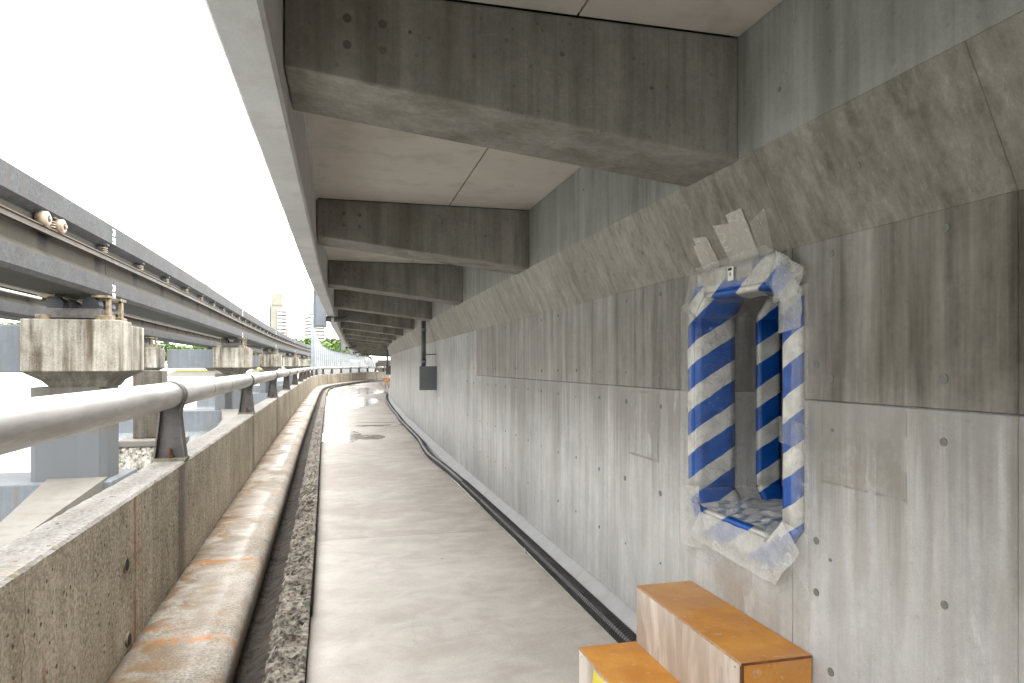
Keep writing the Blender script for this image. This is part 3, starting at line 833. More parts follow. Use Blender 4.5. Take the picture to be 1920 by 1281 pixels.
brY = [-4.2] + brY
segs = [-14, -8.85] + brY[0:1] + brY[1:]
for a, b in zip(segs, segs[1:]):
    mb = MB(); mb.tube([(Lc(y)-.935, y, .915+.437) for y in frange(a+.003, b-.003, .8)], .088, 40)
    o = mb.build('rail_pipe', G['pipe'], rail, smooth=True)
for y in (6.45, 7.6):
    mb = MB(); mb.tube([(Lc(y)-.935, y-.004, 1.352), (Lc(y)-.935, y+.004, 1.352)], .0892, 32); mb.build('weld_ring', G['rustbolt'], rail)
for p in list(rail.children):
    if p.name.startswith('rail_pipe'):
        for q in p.data.polygons:
            if len(q.vertices) > 4: q.use_smooth = False

# ------------------------------------------------------------------ hose and conduit at the wall foot
def fl_pt(px, py_, z):
    w = (H-z)*1280/(py_-685); X = (px-640)*.97014*w/1280
    return (X, (w-.2425*X)/.97014, z)
hp_ = [(1215,1228),(1160,1178),(1100,1121),(1040,1062),(975,1000),(902,937),(871,908),(836,878),(808,856),(797,842),(786,824),(766,803),(752,789),(745,778),(738,770),(729,757),(724,747),(727,740),(722,735)]
hpw = [Vector(fl_pt(a, b, .052)) for a, b in hp_]
def catmull(P, step):
    out = []
    for i in range(len(P)-1):
        p0 = P[max(i-1,0)]; p1 = P[i]; p2 = P[i+1]; p3 = P[min(i+2, len(P)-1)]
        n = max(2, int((p2-p1).length/step))
        for k in range(n):
            t = k/n
            out.append(.5*((2*p1)+(p2-p0)*t+(2*p0-5*p1+4*p2-p3)*t*t+(3*p1-p0-3*p2+p3)*t**3))
    out.append(P[-1]); return out
# keep hose off the wall fillet
for p in hpw: p.x = min(p.x, Wc(p.y)-.175)
near = catmull(hpw[:7], .0065)
hose = thing('drain_hose', 'black corrugated hose winding along the foot of the wall', 'hose')
mb = MB(); mb.tube(near, .05, 14, rf=lambda i: .052 if i % 4 in (0, 1) else .045); mb.build('hose_length', G['hose'], hose)
mb = MB(); mb.tube(catmull(hpw[6:], .03), .048, 10, rf=lambda i: .050 if i % 2 else .045); mb.build('hose_length', G['hose'], hose)
cp = [Vector(fl_pt(a, b, .014)) for a, b in ((1190,1235),(1155,1200),(1083,1128),(1000,1046),(960,1006),(925,970),(900,947),(870,918),(835,885),(800,848),(780,828))]
mb = MB(); mb.tube(catmull(cp, .05), .009, 8); cd = mb.build('steel_conduit', G['conduit'], None, smooth=True)
tag(cd, 'thin galvanised conduit lying on the floor beside the black hose', 'conduit')
q = Vector(fl_pt(988, 1033, .016)); mb = MB()
mb.tube([q+Vector((-.03,-.02,.0)), q+Vector((0,0,.03)), q+Vector((.035,.02,.0))], .006, 6); mb.box(q.x-.02,q.x+.02,q.y-.02,q.y+.02,.0,.034)
cq = mb.build('conduit_clamp', G['conduit'], None); cq.parent = cd

# ------------------------------------------------------------------ plywood step boxes
def step_box(name, label, x0, x1, y0, y1, h, sticker=False):
    t = thing(name, label, 'step box', ((x0+x1)/2, (y0+y1)/2, 0), 0, 'plywood step boxes')
    w = (x1-x0)/2; d = (y1-y0)/2; T = .012
    def b(nm, a, mat, bev=.0008):
        m_ = MB(); m_.box(*a); return m_.build(nm, mat, t, bevel=bev, seg=1)
    b('top_board', (-w, w, -d, d, h-T, h), G['orange'])
    b('board_edge', (-w-.0006, -w+.001, -d+.002, d-.002, h-T+.0005, h-.001), G['plyedge'])
    b('board_edge', (-w, w, -d-.0006, -d+.001, h-T+.0005, h-.001), G['darkedge'])
    b('side_board', (-w, -w+T, -d+T, d-T, 0, h-T-.0005), G['ply'])
    b('side_board', (w-T, w, -d+T, d-T, 0, h-T-.0005), G['ply'])
    b('end_board', (-w+T+.0005, w-.001, -d+.0005, -d+T, 0, h-T-.0005), G['orange'])
    b('board_edge', (-w, -w+T, -d+.0006, -d+T-.001, 0, h-T-.0005), G['darkedge'])
    b('end_board', (-w, w, d-T, d, 0, h-T-.0005), G['ply'])
    s = MB(); s.tube([(0,0,-.001),(0,0,.0012)], .0042, 8); sm_ = s.mesh('screw', G['screw'])
    for (x, y) in ((-w+.03,-d+.03),(w-.04,-d+.05),(-w+.05,d-.03),(w-.05,d-.03),(-w+.04,.02),(w-.05,-.08)):
        inst('screw', sm_, t, (x, y, h))
    for (x, z) in ((-w+.05,h-.045),(-w+.12,h-.05),(w-.05,h-.045)):
        inst('screw', sm_, t, (x, -d, z), rot=(R(90), 0, 0))
    for (y, z) in ((-d+.04,h-.03),(d-.04,h-.03),(.05,h-.03)):
        inst('screw', sm_, t, (-w, y, z), rot=(0, R(-90), 0))
    return t
sbx = step_box('step_box', 'taller orange-topped plywood step box standing against the concrete wall', 1.398, 1.693, 2.186, 3.085, .483)
sb2 = step_box('step_box', 'lower orange-topped plywood step box beside the taller one, yellow sticker on its side', 1.100, 1.394, 2.18, 3.082, .212)
mb = MB(); mb.prism([(.27,.12),(.10,.13),(.085,.168),(.13,.192),(.25,.19)], 'x', -.1475-.0016, -.147+.0)
mb.build('sticker', G['yellow'], sb2)

# ------------------------------------------------------------------ hatch padding
pad = thing('hatch_edge_padding', 'blue and white striped edge padding under crumpled clear tape round the hatch opening', 'edge padding', (1.7, 2.68, 1.37))
PO = Vector((1.7, 2.68, 1.37))
def wx(z): return 1.70 if z <= 2.01 else 1.70-.4645*(z-2.011)
outer = [(2.236,1.84),(2.385,2.005),(2.96,2.005),(3.085,1.84),(3.085,.93),(2.97,.745),(2.40,.745),(2.238,.93)]
def quadgrid(P, nu, nv):
    a, b, c, d = [Vector(q) for q in P]
    return [[(a*(1-i/nu)+b*(i/nu))*(1-j/nv)+(d*(1-i/nu)+c*(i/nu))*(j/nv) for i in range(nu+1)] for j in range(nv+1)]
def soft_slab(name, P, nrm, thick, mat, parent, nu=10, nv=10, amp=.006, solid=True, puff=.0):
    """a padded quad slab with crumpled surface; P lies on the support, nrm points away from it"""
    g = quadgrid(P, nu, nv); nrm = Vector(nrm).normalized()
    v = []; f = []
    for j in range(nv+1):
        for i in range(nu+1):
            p = g[j][i]
            e = min(i, nu-i)/(nu/2); e2 = min(j, nv-j)/(nv/2)
            pf = puff*(1-(1-min(1, e*2.5))**2)*(1-(1-min(1, e2*2.5))**2)
            v.append(p + nrm*(thick + pf + noise.noise(p*14+Vector((3,1,7)))*amp + noise.noise(p*34)*amp*.22) - PO)
    W = nu+1
    for j in range(nv):
        for i in range(nu): f.append((j*W+i, j*W+i+1, (j+1)*W+i+1, (j+1)*W+i))
    if solid:
        base = len(v); bd = [(i,0) for i in range(nu)] + [(nu,j) for j in range(nv)] + [(i,nv) for i in range(nu,0,-1)] + [(0,j) for j in range(nv,0,-1)]
        for (i, j) in bd: v.append(g[j][i] + nrm*.001 - PO)
        nb = len(bd)
        for k in range(nb):
            i, j = bd[k]; i2, j2 = bd[(k+1) % nb]
            f.append((j*W+i, base+k, base+(k+1) % nb, j2*W+i2))
        f.append(tuple(range(base+nb-1, base-1, -1)))
    me = bpy.data.meshes.new(name); me.from_pydata([tuple(p) for p in v], [], f); me.update()
    bm = bmesh.new(); bm.from_mesh(me); bmesh.ops.recalc_face_normals(bm, faces=bm.faces); bm.to_mesh(me); bm.free()
    me.materials.append(mat)
    for p in me.polygons: p.use_smooth = len(p.vertices) == 4
    return inst(name, me, parent)
N8 = 8
for k in range(N8):
    k2 = (k+1) % N8
    a, b = oc[k], oc[k2]; c, d = outer[k2], outer[k]
    P = [(wx(q[1]), q[0], q[1]) for q in (a, b, c, d)]
    soft_slab('striped_pad', P, (-1, 0, 0), .022, G['pad'], pad, 8, 8, .004, puff=.01)
    # return into the reveal, outer band
    cy, cz = 2.68, 1.37
    e = Vector((0, b[0]-a[0], b[1]-a[1])); nr = Vector((0, -e.z, e.y)).normalized()
    mid = Vector((0, (a[0]+b[0])/2-cy, (a[1]+b[1])/2-cz))
    if nr.dot(mid) > 0: nr = -nr
    for (xa, xb, th) in ((1.678, 1.89, .003 if k in (7, 0, 6) else .020), (2.02, 2.15, .003 if k in (7, 0, 6) else .020)):
        P = [(xa, a[0], a[1]), (xa, b[0], b[1]), (xb, b[0], b[1]), (xb, a[0], a[1])]
        soft_slab('striped_pad', P, nr, th, G['pad'], pad, 10, 6, .004, puff=.006)
    if k in (3, 2, 4):
        P = [(1.665, a[0], a[1]), (1.665, b[0], b[1]), (1.99, b[0], b[1]), (1.99, a[0], a[1])]
        soft_slab('clear_tape', P, nr, .034, G['tape5'], pad, 14, 10, .008, solid=False)
# crumpled printed film over the sill and down the face
soft_slab('wrap_film', [(1.64,2.37,.87),(1.64,3.0,.87),(2.22,3.0,.87),(2.22,2.37,.87)], (0,0,1), .03, G['wrap'], pad, 40, 40, .016, solid=False)
soft_slab('wrap_film', [(1.7,2.31,.955),(1.7,2.43,.83),(1.7,2.37,.68),(1.7,2.21,.86)], (-1,0,0), .042, G['tape4'], pad, 14, 14, .012, solid=False)
soft_slab('wrap_film', [(1.7,2.43,.86),(1.7,2.95,.86),(1.7,3.05,.72),(1.7,2.37,.69)], (-1,0,0), .042, G['tape4'], pad, 30, 14, .010, solid=False)
soft_slab('clear_tape', [(1.7,2.2,.82),(1.7,3.14,.80),(1.7,3.14,.62),(1.7,2.2,.56)], (-1,0,0), .006, G['tape'], pad, 30, 10, .003, solid=False)
soft_slab('clear_tape', [(1.7,2.95,.98),(1.7,3.14,.95),(1.7,3.13,.66),(1.7,2.93,.68)], (-1,0,0), .040, G['tape2'], pad, 10, 14, .008, solid=False)
# tape along the near jamb and the far jamb
soft_slab('clear_tape', [(1.7,2.262,1.84),(1.7,2.165,1.86),(1.7,2.165,.72),(1.7,2.262,.80)], (-1,0,0), .040, G['tape'], pad, 10, 50, .005, solid=False)
soft_slab('clear_tape', [(1.7,2.325,1.80),(1.7,2.19,1.83),(1.7,2.19,1.70),(1.7,2.325,1.68)], (-1,0,0), .050, G['tape2'], pad, 10, 10, .010, solid=False)
soft_slab('clear_tape', [(1.7,2.325,1.36),(1.7,2.175,1.34),(1.7,2.175,1.24),(1.7,2.325,1.26)], (-1,0,0), .047, G['tape'], pad, 10, 8, .005, solid=False)
soft_slab('clear_tape', [(1.7,3.135,1.86),(1.7,3.03,1.86),(1.7,3.03,.78),(1.7,3.135,.74)], (-1,0,0), .036, G['tape'], pad, 8, 50, .005, solid=False)
# top: film over the lintel pads, flaps stuck on to the haunch
def hp2(y, z, off): return (wx(z)-off, y, z)
def flap(yc, z0, z1, w, ang, mat, off=.010, amp=.004, nm='clear_tape'):
    """tape strip running up the wall and haunch; follows the surface"""
    nu, nv = 8, 22; v = []; f = []
    for j in range(nv+1):
        for i in range(nu+1):
            z = z0+(z1-z0)*j/nv + (i/nu-.5)*w*math.sin(ang)
            y = yc + (i/nu-.5)*w + (z-z0)*math.tan(ang)
            p = Vector(hp2(y, z, off)); 
            o_ = off if z > 2.02 else off + .035*min(1, (2.02-z)/.03)
            p = Vector((wx(z)-o_+noise.noise(p*16)*amp, y, z))
            v.append(p-PO)
    W = nu+1
    for j in range(nv):
        for i in range(nu): f.append((j*W+i, j*W+i+1, (j+1)*W+i+1, (j+1)*W+i))
    o = mesh_obj(nm, v, f, mat, pad, smooth=True); return o
flap(2.86, 1.93, 2.155, .115, .12, G['tape3'], .006, .0015)
flap(2.905, 1.93, 2.125, .10, .05, G['tape3'], .009, .0015)
flap(2.66, 1.93, 2.175, .115, .12, G['tape3'], .006, .0015)
flap(2.57, 1.93, 2.205, .12, -.02, G['tape3'], .009, .0015)
flap(2.50, 1.90, 2.16, .11, -.3, G['tape'], .012, .002)
flap(2.70, 1.92, 2.03, .62, .0, G['tape'], .012, .010)
soft_slab('clear_tape', [(1.668,2.40,1.90),(1.668,2.95,1.905),(1.655,2.97,2.02),(1.655,2.40,2.04)], (-1,0,0), .012, G['tape'], pad, 30, 12, .012, solid=False)
soft_slab('clear_tape', [(1.7,2.43,1.905),(1.7,2.33,1.80),(1.7,2.18,1.90),(1.69,2.39,2.035)], (-1,0,0), .045, G['tape'], pad, 16, 16, .014, solid=False)
soft_slab('clear_tape', [(1.7,2.36,1.80),(1.7,2.20,1.82),(1.7,2.18,1.92),(1.70,2.33,2.005)], (-1,0,0), .056, G['tape2'], pad, 16, 16, .014, solid=False)
soft_slab('clear_tape', [(1.7,2.93,1.905),(1.7,3.03,1.80),(1.7,3.10,1.84),(1.68,2.98,2.04)], (-1,0,0), .045, G['tape'], pad, 12, 12, .012, solid=False)
# film veil across the lintel soffit
soft_slab('wrap_film', [(1.66,2.44,1.875),(1.66,2.93,1.875),(2.18,2.93,1.872),(2.18,2.44,1.872)], (0,0,-1), .012, G['tape'], pad, 30, 30, .012, solid=False)
# sticker on the lintel pad: white card, black title block, small round emblem
sx = 1.640
def stk(name, y0, y1, z0, z1, mat, x, parent):
    m_ = MB(); m_.box(x-PO.x, x-PO.x+.001, y0-PO.y, y1-PO.y, z0-PO.z, z1-PO.z); return m_.build(name, mat, parent)
card = stk('sticker', 2.625, 2.668, 1.925, 1.985, G['white'], sx, pad)
stk('title_block', 2.637, 2.664, 1.969, 1.981, G['blackseal'], sx-.0012, card)
m_ = MB(); m_.tube([(sx-.0012-PO.x, 2.649-PO.y, 1.957-PO.z), (sx-.0002-PO.x, 2.649-PO.y, 1.957-PO.z)], .0075, 12); m_.build('emblem', G['yellow'], card)
m_ = MB(); m_.tube([(sx-.0016-PO.x, 2.649-PO.y, 1.950-PO.z), (sx-.0006-PO.x, 2.649-PO.y, 1.950-PO.z)], .0085, 12); m_.build('emblem', metal("emblem_blue", (.03,.08,.13), (.05,.11,.17)), card)
m_ = MB(); m_.box(sx-.0026-PO.x, sx-.0016-PO.x, 2.646-PO.y, 2.651-PO.y, 1.941-PO.z, 1.953-PO.z); m_.build('emblem', G['white'], card)

# ------------------------------------------------------------------ junction boxes on the wall, with conduit down from the beams
def junction_box(x, y, label, s=1.0, rod=True):
    t = thing('junction_box', label, 'electrical box', (x, y, 1.10), 0, 'electrical boxes beside the wall')
    mb = MB(); mb.box(-.165,.165,-.08,.08,0,.43); b = mb.build('box_body', G['greybox'], t, bevel=.006)
    mb = MB(); mb.box(-.175,.175,-.094,-.082,-.008,.438); mb.build('box_door', G['greybox'], t, bevel=.004)
    for z in (.06, .36):
        mb = MB(); mb.box(.150,.178,-.104,-.0945,z,z+.045); mb.build('hinge', G['darkpipe'], t)
    mb = MB(); mb.tube([(-.145,-.104,.22),(-.145,-.0945,.22)], .014, 10); mb.build('latch', G['darkpipe'], t)
    top = 2.39-1.10 if y < 30 else 2.40-1.10
    mb = MB(); mb.tube([(-.09,0,.43),(-.09,0,top)], .043, 12); mb.build('riser_pipe', G['darkpipe'], t, smooth=True)
    for z in (.50, 1.1):
        mb = MB(); mb.tube([(-.09,0,z),(-.09,0,z+.05)], .052, 12); mb.build('pipe_collar', G['greybox'], t)
    if rod:
        mb = MB(); mb.tube([(-.05,0,.66),(.34,.01,.67)], .010, 8); mb.box(.30,.345,-.02,.02,.64,.71); mb.build('stay_rod', G['darkpipe'], t)
    return t
junction_box(1.59, 12.85, 'nearer and larger of two grey electrical boxes hung on pipes by the wall')
junction_box(2.30, 34.2, 'small grey electrical box far down the wall above the orange board', rod=False)
mb = MB(); mb.box(-.001,.001,-.03,.03,-.05,.05)
wl = mb.build('wall_label', G['white'], None, loc=(1.7+gw(12.4)-.003, 12.4, .93)); tag(wl, 'small white label on the wall below the electrical box', 'label')

# ------------------------------------------------------------------ drain casings under the fascia with dark elbow pipes
def drain(y, label):
    x = Fc(y)-.135
    t = thing('drain_casing', label, 'drain casing', (x, y, 2.2), -math.atan(gf(y+.5)-gf(y-.5)), 'drain casings along the deck edge')
    mb = MB(); mb.box(-.215,-.02,-.10,.12,.07,1.06); mb.build('casing_body', G['bluegrey'], t, bevel=.006)
    mb = MB(); mb.box(-.235,-.217,-.115,.135,.05,1.16); mb.build('casing_flange', G['bluegrey'], t)
    mb = MB(); mb.box(-.215,-.01,-.115,-.10,.045,.069); mb.build('bottom_rail', G['darkpipe'], t)
    mb = MB(); mb.prism([(-.34,1.00),(-.215,.68),(-.10,.68),(-.02,.80),(-.02,1.70),(-.34,1.70)], 'y', -.14, -.105); mb.build('hopper', G['bluegrey'], t)
    mb = MB(); mb.box(-.34,-.02,-.14,.14,1.705,2.2); mb.build('barrier_post', G['bluegrey'], t)
    pts = [(-.02,.02,.21),(.05,.02,.20),(.20,.03,.20),(.32,.04,.22),(.42,.05,.30),(.48,.06,.42),(.50,.07,.60)]
    mb = MB(); mb.tube(catmull([Vector(p) for p in pts], .03), .048, 12); mb.build('elbow_pipe', G['darkpipe'], t, smooth=True)
    mb = MB(); mb.tube([(.07,.02,.20),(.12,.02,.20)], .056, 12); mb.build('pipe_collar', G['conduit'], t)
drain(12.9, 'blue-grey drain casing with black elbow pipe, hanging nearest below the deck edge')
drain(34.0, 'second blue-grey drain casing along the deck edge, small, above the pale barrier')
drain(47.0, 'third blue-grey drain casing along the deck edge, tiny, past the pale barrier end')
drain(58.0, 'farthest blue-grey drain casing along the deck edge, beside the hanging cord')

# ------------------------------------------------------------------ pale noise barrier behind the bend
bar = thing('noise_barrier', 'pale blue-white ribbed barrier wall with swooping top behind the railing bend', 'barrier')
bpts = []
topz = interp([(590, 3.05), (594, 2.45), (602, 1.75), (612, 1.38), (622, 1.18), (634, 1.05), (645, .98), (700, .62)])
for px in list(frange(590, 704, 3.8)):
    w = 56 + (px-590)*.17
    X = (px-640)*.97014*w/1280; Y = (w-.2425*X)/.97014
    bpts.append((X, Y, H+topz(px)*w/56))
for i in range(len(bpts)-1):
    (x0,y0,z0),(x1,y1,z1) = bpts[i], bpts[i+1]
    x1 -= .02
    mb = MB(); v = [(x0,y0,-1.3),(x1,y1,-1.3),(x1,y1,z1),(x0,y0,z0)]
    v += [(a+.0,b+.08,c) for a,b,c in v]
    mb.add(v, [(0,1,2,3),(7,6,5,4),(0,4,5,1),(1,5,6,2),(2,6,7,3),(3,7,4,0)]); mb.build('barrier_panel', G['barrier'], bar)
mb = MB()
for i in range(len(bpts)-1):
    (x0,y0,z0),(x1,y1,z1) = bpts[i], bpts[i+1]
    mb.add([(x0,y0-.04,z0),(x1,y1-.04,z1),(x1,y1-.04,z1+.07),(x0,y0-.04,z0+.07),(x0,y0+.1,z0),(x1,y1+.1,z1),(x1,y1+.1,z1+.07),(x0,y0+.1,z0+.07)],
           [(0,1,2,3),(7,6,5,4),(0,4,5,1),(2,6,7,3)])
mb.build('top_trim', G['darkpipe'], bar)
x, y, z = bpts[0]
mb = MB(); mb.box(x-.28,x-.02,y-.06,y+.2,-1.3,z+.9); mb.build('end_post', G['bluegrey'], bar)

# ------------------------------------------------------------------ far side ramp with ribs
rp = thing('side_ramp', 'white sloping ramp bridge with ribbed brown underside at the far end of the walkway', 'ramp')
def at(px, py_, w):
    X = (px-640)*.97014*w/1280
    return (X, (w-.2425*X)/.97014, H-(py_-685)*w/1280)
a = at(657, 674, 84); b = at(708, 679, 84)
mb = MB(); mb.box(a[0], b[0], a[1], a[1]+3, b[2], a[2]); mb.build('landing_slab', G['white'], rp)
a = at(679, 679, 82); b = at(728, 707, 82)
mb = MB(); mb.prism([(a[0],a[2]),(b[0],b[2]),(b[0],b[2]-.55),(a[0]-.3,a[2]-.5)], 'y', a[1], a[1]+.4); mb.build('ramp_edge_beam', G['white'], rp)
for k in range(7):
    mb = MB(); o_ = .34*k
    mb.prism([(a[0]+.35+o_*1.1,a[2]+.02-.04*k),(b[0]+o_*1.1,b[2]+.10),(b[0]+o_*1.1,b[2]+.32),(a[0]+.35+o_*1.1,a[2]+.24-.04*k)], 'y', a[1]+.6+.6*k, a[1]+.8+.6*k)
    mb.build('ramp_rib', G['mono_web'], rp)
mb = MB(); mb.prism([(a[0]+.35,a[2]),(b[0],b[2]),(b[0]+3,b[2]),(b[0]+3,a[2]+.3),(a[0]+.35,a[2]+.3)], 'y', a[1]+5.2, a[1]+5.4); mb.build('ramp_soffit', G['mono_web'], rp)
mb = MB(); c = at(657, 679, 90); d = at(700, 686, 90); mb.box(c[0]-1, d[0]+3, c[1]-.2, c[1]+1.5, -1.2, c[2]-.1); mb.build('abutment_wall', G['tower_white'], rp)

# ------------------------------------------------------------------ hanging pink cord, orange board
cd_ = [at(684,659,44), at(690,667,44), at(697,674,44), at(700,680,44), at(702,697,44), at(706,708,44.5), at(712,718,45), at(718,726,46)]
mb = MB(); mb.tube(catmull([Vector(p) for p in cd_[:3]], .1), .035, 6); o = mb.build('cable', G['darkpipe'], None, smooth=True); tag(o, 'dark slack cable hanging from the last crossbeams', 'cable')
mb = MB(); mb.tube(catmull([Vector(p) for p in cd_[2:]], .1), .014, 6); o = mb.build('pink_cord', G['pink'], None, smooth=True); tag(o, 'thin pink cord hanging down to the wet floor near the orange board', 'cord')
ob = at(726, 711, 46)
t = thing('orange_board_stand', 'small orange notice board on dark legs at the far end of the wall', 'notice board', (ob[0]-.02, ob[1], 0))
mb = MB(); mb.box(-.19,.16,-.01,.01,H-ob[2]*0-.98,H-.80); mb.prism([(-.19,.42),(.16,.42),(.16,.66),(0,.66),(0,.72),(-.19,.72)], 'y', -.02, .02); 
mb.v = mb.v[8:]; mb.f = [tuple(i-8 for i in q) for q in mb.f[6:]]
mb.build('sign_board', G['orange_sign'], t)
for (x0, x1, z) in ((-.13,-.05,.56),(-.04,.03,.56),(.04,.11,.56)):
    mb = MB(); mb.box(x0,x1,-.024,-.021,z-.02,z+.03); mb.build('lettering', G['white'], t)
for x in (-.12, .12):
    mb = MB(); mb.tube([(x*.4,0,.42),(x,-.05,0)], .014, 6); mb.build('leg', G['darkpipe'], t)
    mb = MB(); mb.tube([(x*.4,0,.40),(x,.18,0)], .014, 6); mb.build('leg', G['darkpipe'], t)

# ------------------------------------------------------------------ monorail beams
MX = -3.9
SEG0 = 13.4; SP = 18.3
def ins_mesh():
    mb = MB(); mb.tube([(0,0,-.055),(0,0,.075)], .030, 10); a = mb.mesh('insulator_core', G['darksteel'], smooth=False)
    mb = MB()
    for z in (-.035, .0, .035): mb.tube([(0,0,z-.006),(0,0,z+.006)], .058, 14)
    return a, mb.mesh('insulator_disc', G['cream'])
ins_core, ins_disc = ins_mesh()
mb = MB(); mb.box(-.12,.07,-.06,.06,.075,.10); ins_plate = mb.mesh('insulator_plate', G['darksteel'])
font_c = None
def text_mesh(txt, size):
    c = bpy.data.curves.new('marking', 'FONT'); c.body = txt; c.size = size; c.extrude = .002; c.align_x = 'CENTER'; c.space_line = .85; c.offset = .001
    o = bpy.data.objects.new('marking', c); COL.objects.link(o)
    dg = bpy.context.evaluated_depsgraph_get(); me = bpy.data.meshes.new_from_object(o.evaluated_get(dg))
    bpy.data.objects.remove(o); me.materials.clear(); me.materials.append(G['white']); return me
num_mesh = text_mesh("29\n58", .17)
for tr, (dx, lab) in enumerate(((0, 'near'), (-3.57, 'far'))):
    for n in range(-1, 8):
        y0 = SEG0 + SP*n + .012; y1 = SEG0 + SP*(n+1) - .012
        names = ['first span, nearest and passing over the first pier head', 'second span beyond the first numbered joint', 'third span beyond the second pier', 'fourth span beyond the third pier', 'fifth span beyond the fourth pier', 'sixth span, thin, near the bend', 'seventh span, thin, in the bend', 'eighth span, very thin, past the pale barrier edge', 'ninth span, farthest in the bend']
        t = thing('monorail_beam', 'grey concrete monorail beam of the %s track, %s' % (lab, names[n+1]), 'monorail beam', (0,0,0), 0, 'monorail beams')
        Cm = lambda y, dx=dx: MX + Mc(y) + dx
        Ys = frange(y0, y1, 1.5)
        zb = H
        halfU = [(-.03, zb+2.47), (0, zb+2.44), (0, zb+2.13), (-.13, zb+2.04)]
        mir = lambda pr: pr + [(-.8-x, z) for x, z in reversed(pr)]
        sweep('top_flange', mir(halfU), Cm, Ys, G['mono_flange'], t)
        sweep('web', mir([(-.13, zb+2.039), (-.13, zb+1.60), (-.02, zb+1.485)]), Cm, Ys, G['mono_web'], t)
        sweep('bottom_flange', mir([(0, zb+1.484), (0, zb+1.24), (-.05, zb+1.182)]), Cm, Ys, G['mono_flange'], t)
        sweep('underside', mir([(-.052, zb+1.181), (-.06, zb+1.165)]), Cm, Ys, G['mono_under_shade'], t)
        cr = [(-.06,zb+1.80),(.0,zb+1.80),(.0,zb+1.815),(-.025,zb+1.825),(-.025,zb+1.875),(.0,zb+1.885),(.0,zb+1.90),(-.06,zb+1.90)]
        sweep('conductor_rail', cr, Cm, Ys, G['railrust'], t)
        mb = MB()
        k = math.ceil((y0-10.8)/2.2)
        while 10.8+2.2*k < y1-.1:
            y = 10.8+2.2*k; x = Cm(y)-.035; k += 1
            if y < 2: continue
            a = inst('insulator', ins_disc, t, (x, y, H+1.965))
            if y < 60:
                inst('insulator_core', ins_core, a); inst('insulator_plate', ins_plate, a)
        for z in (2.26, 1.30):
            if n >= 0 and n < 5 and tr == 0:
                inst('joint_number', num_mesh, t, (Cm(y0)+.003, y0+.0, H+z+(.02 if z > 2 else .0)), rot=(R(90), 0, R(90)))
        if n == -1 and tr == 0:      # the pair of cream anchor pots at the near insulator
            for dy in (-.27, .27):
                x = Cm(10.8)+.0; mb = MB()
                mb.tube([(x-.10,10.8+dy,H+1.99),(x-.02,10.8+dy,H+1.99),(x+.035,10.8+dy,H+1.99),(x+.05,10.8+dy,H+1.99)], .1, 20, rf=lambda i: (.085,.105,.10,.075)[i])
                o = mb.build('anchor_insulator', G['cream'], t, smooth=True)
                mb = MB(); mb.tube([(x+.051,10.8+dy,H+1.99),(x+.055,10.8+dy,H+1.99)], .048, 16); mb.build('anchor_cap', G['darksteel'], o)
                mb = MB(); mb.tube([(x+.056,10.8+dy,H+1.99),(x+.075,10.8+dy,H+1.99)], .024, 12); mb.build('anchor_bolt', G['cream'], o)
            mb = MB(); mb.box(x-.09,x-.01,10.5,11.1,H+1.90,H+1.915); mb.build('anchor_plate', G['railrust'], t)
# white service pipe on the far track and truss walkway
mb = MB(); mb.tube([(MX-3.57+Mc(y)+.02, y, H+1.72) for y in frange(6, 20, 1)], .03, 8); o = mb.build('service_pipe', G['white'], None, smooth=True)
tag(o, 'thin white service pipe fixed along the far monorail beam', 'pipe')
tr_ = thing('truss_walkway', 'dark steel truss service walkway under the far monorail beam', 'truss')
mb = MB()
ty = frange(34, 62, 1.4)
for i, y in enumerate(ty[:-1]):
    y2 = ty[i+1]; X = -14.2
    mb = MB()
    mb.tube([(X,y,H+1.05),(X,y2,H+1.05)], .05, 5); mb.tube([(X,y,H+1.65),(X,y2,H+1.65)], .05, 5)
    mb.tube([(X,y,H+1.05),(X,y,H+1.65)], .035, 5); mb.tube([(X,y,H+1.05 if i % 2 else H+1.65),(X,y2,H+1.65 if i % 2 else H+1.05)], .035, 5)
    mb.build('truss_bay', G['darkpipe'], tr_)

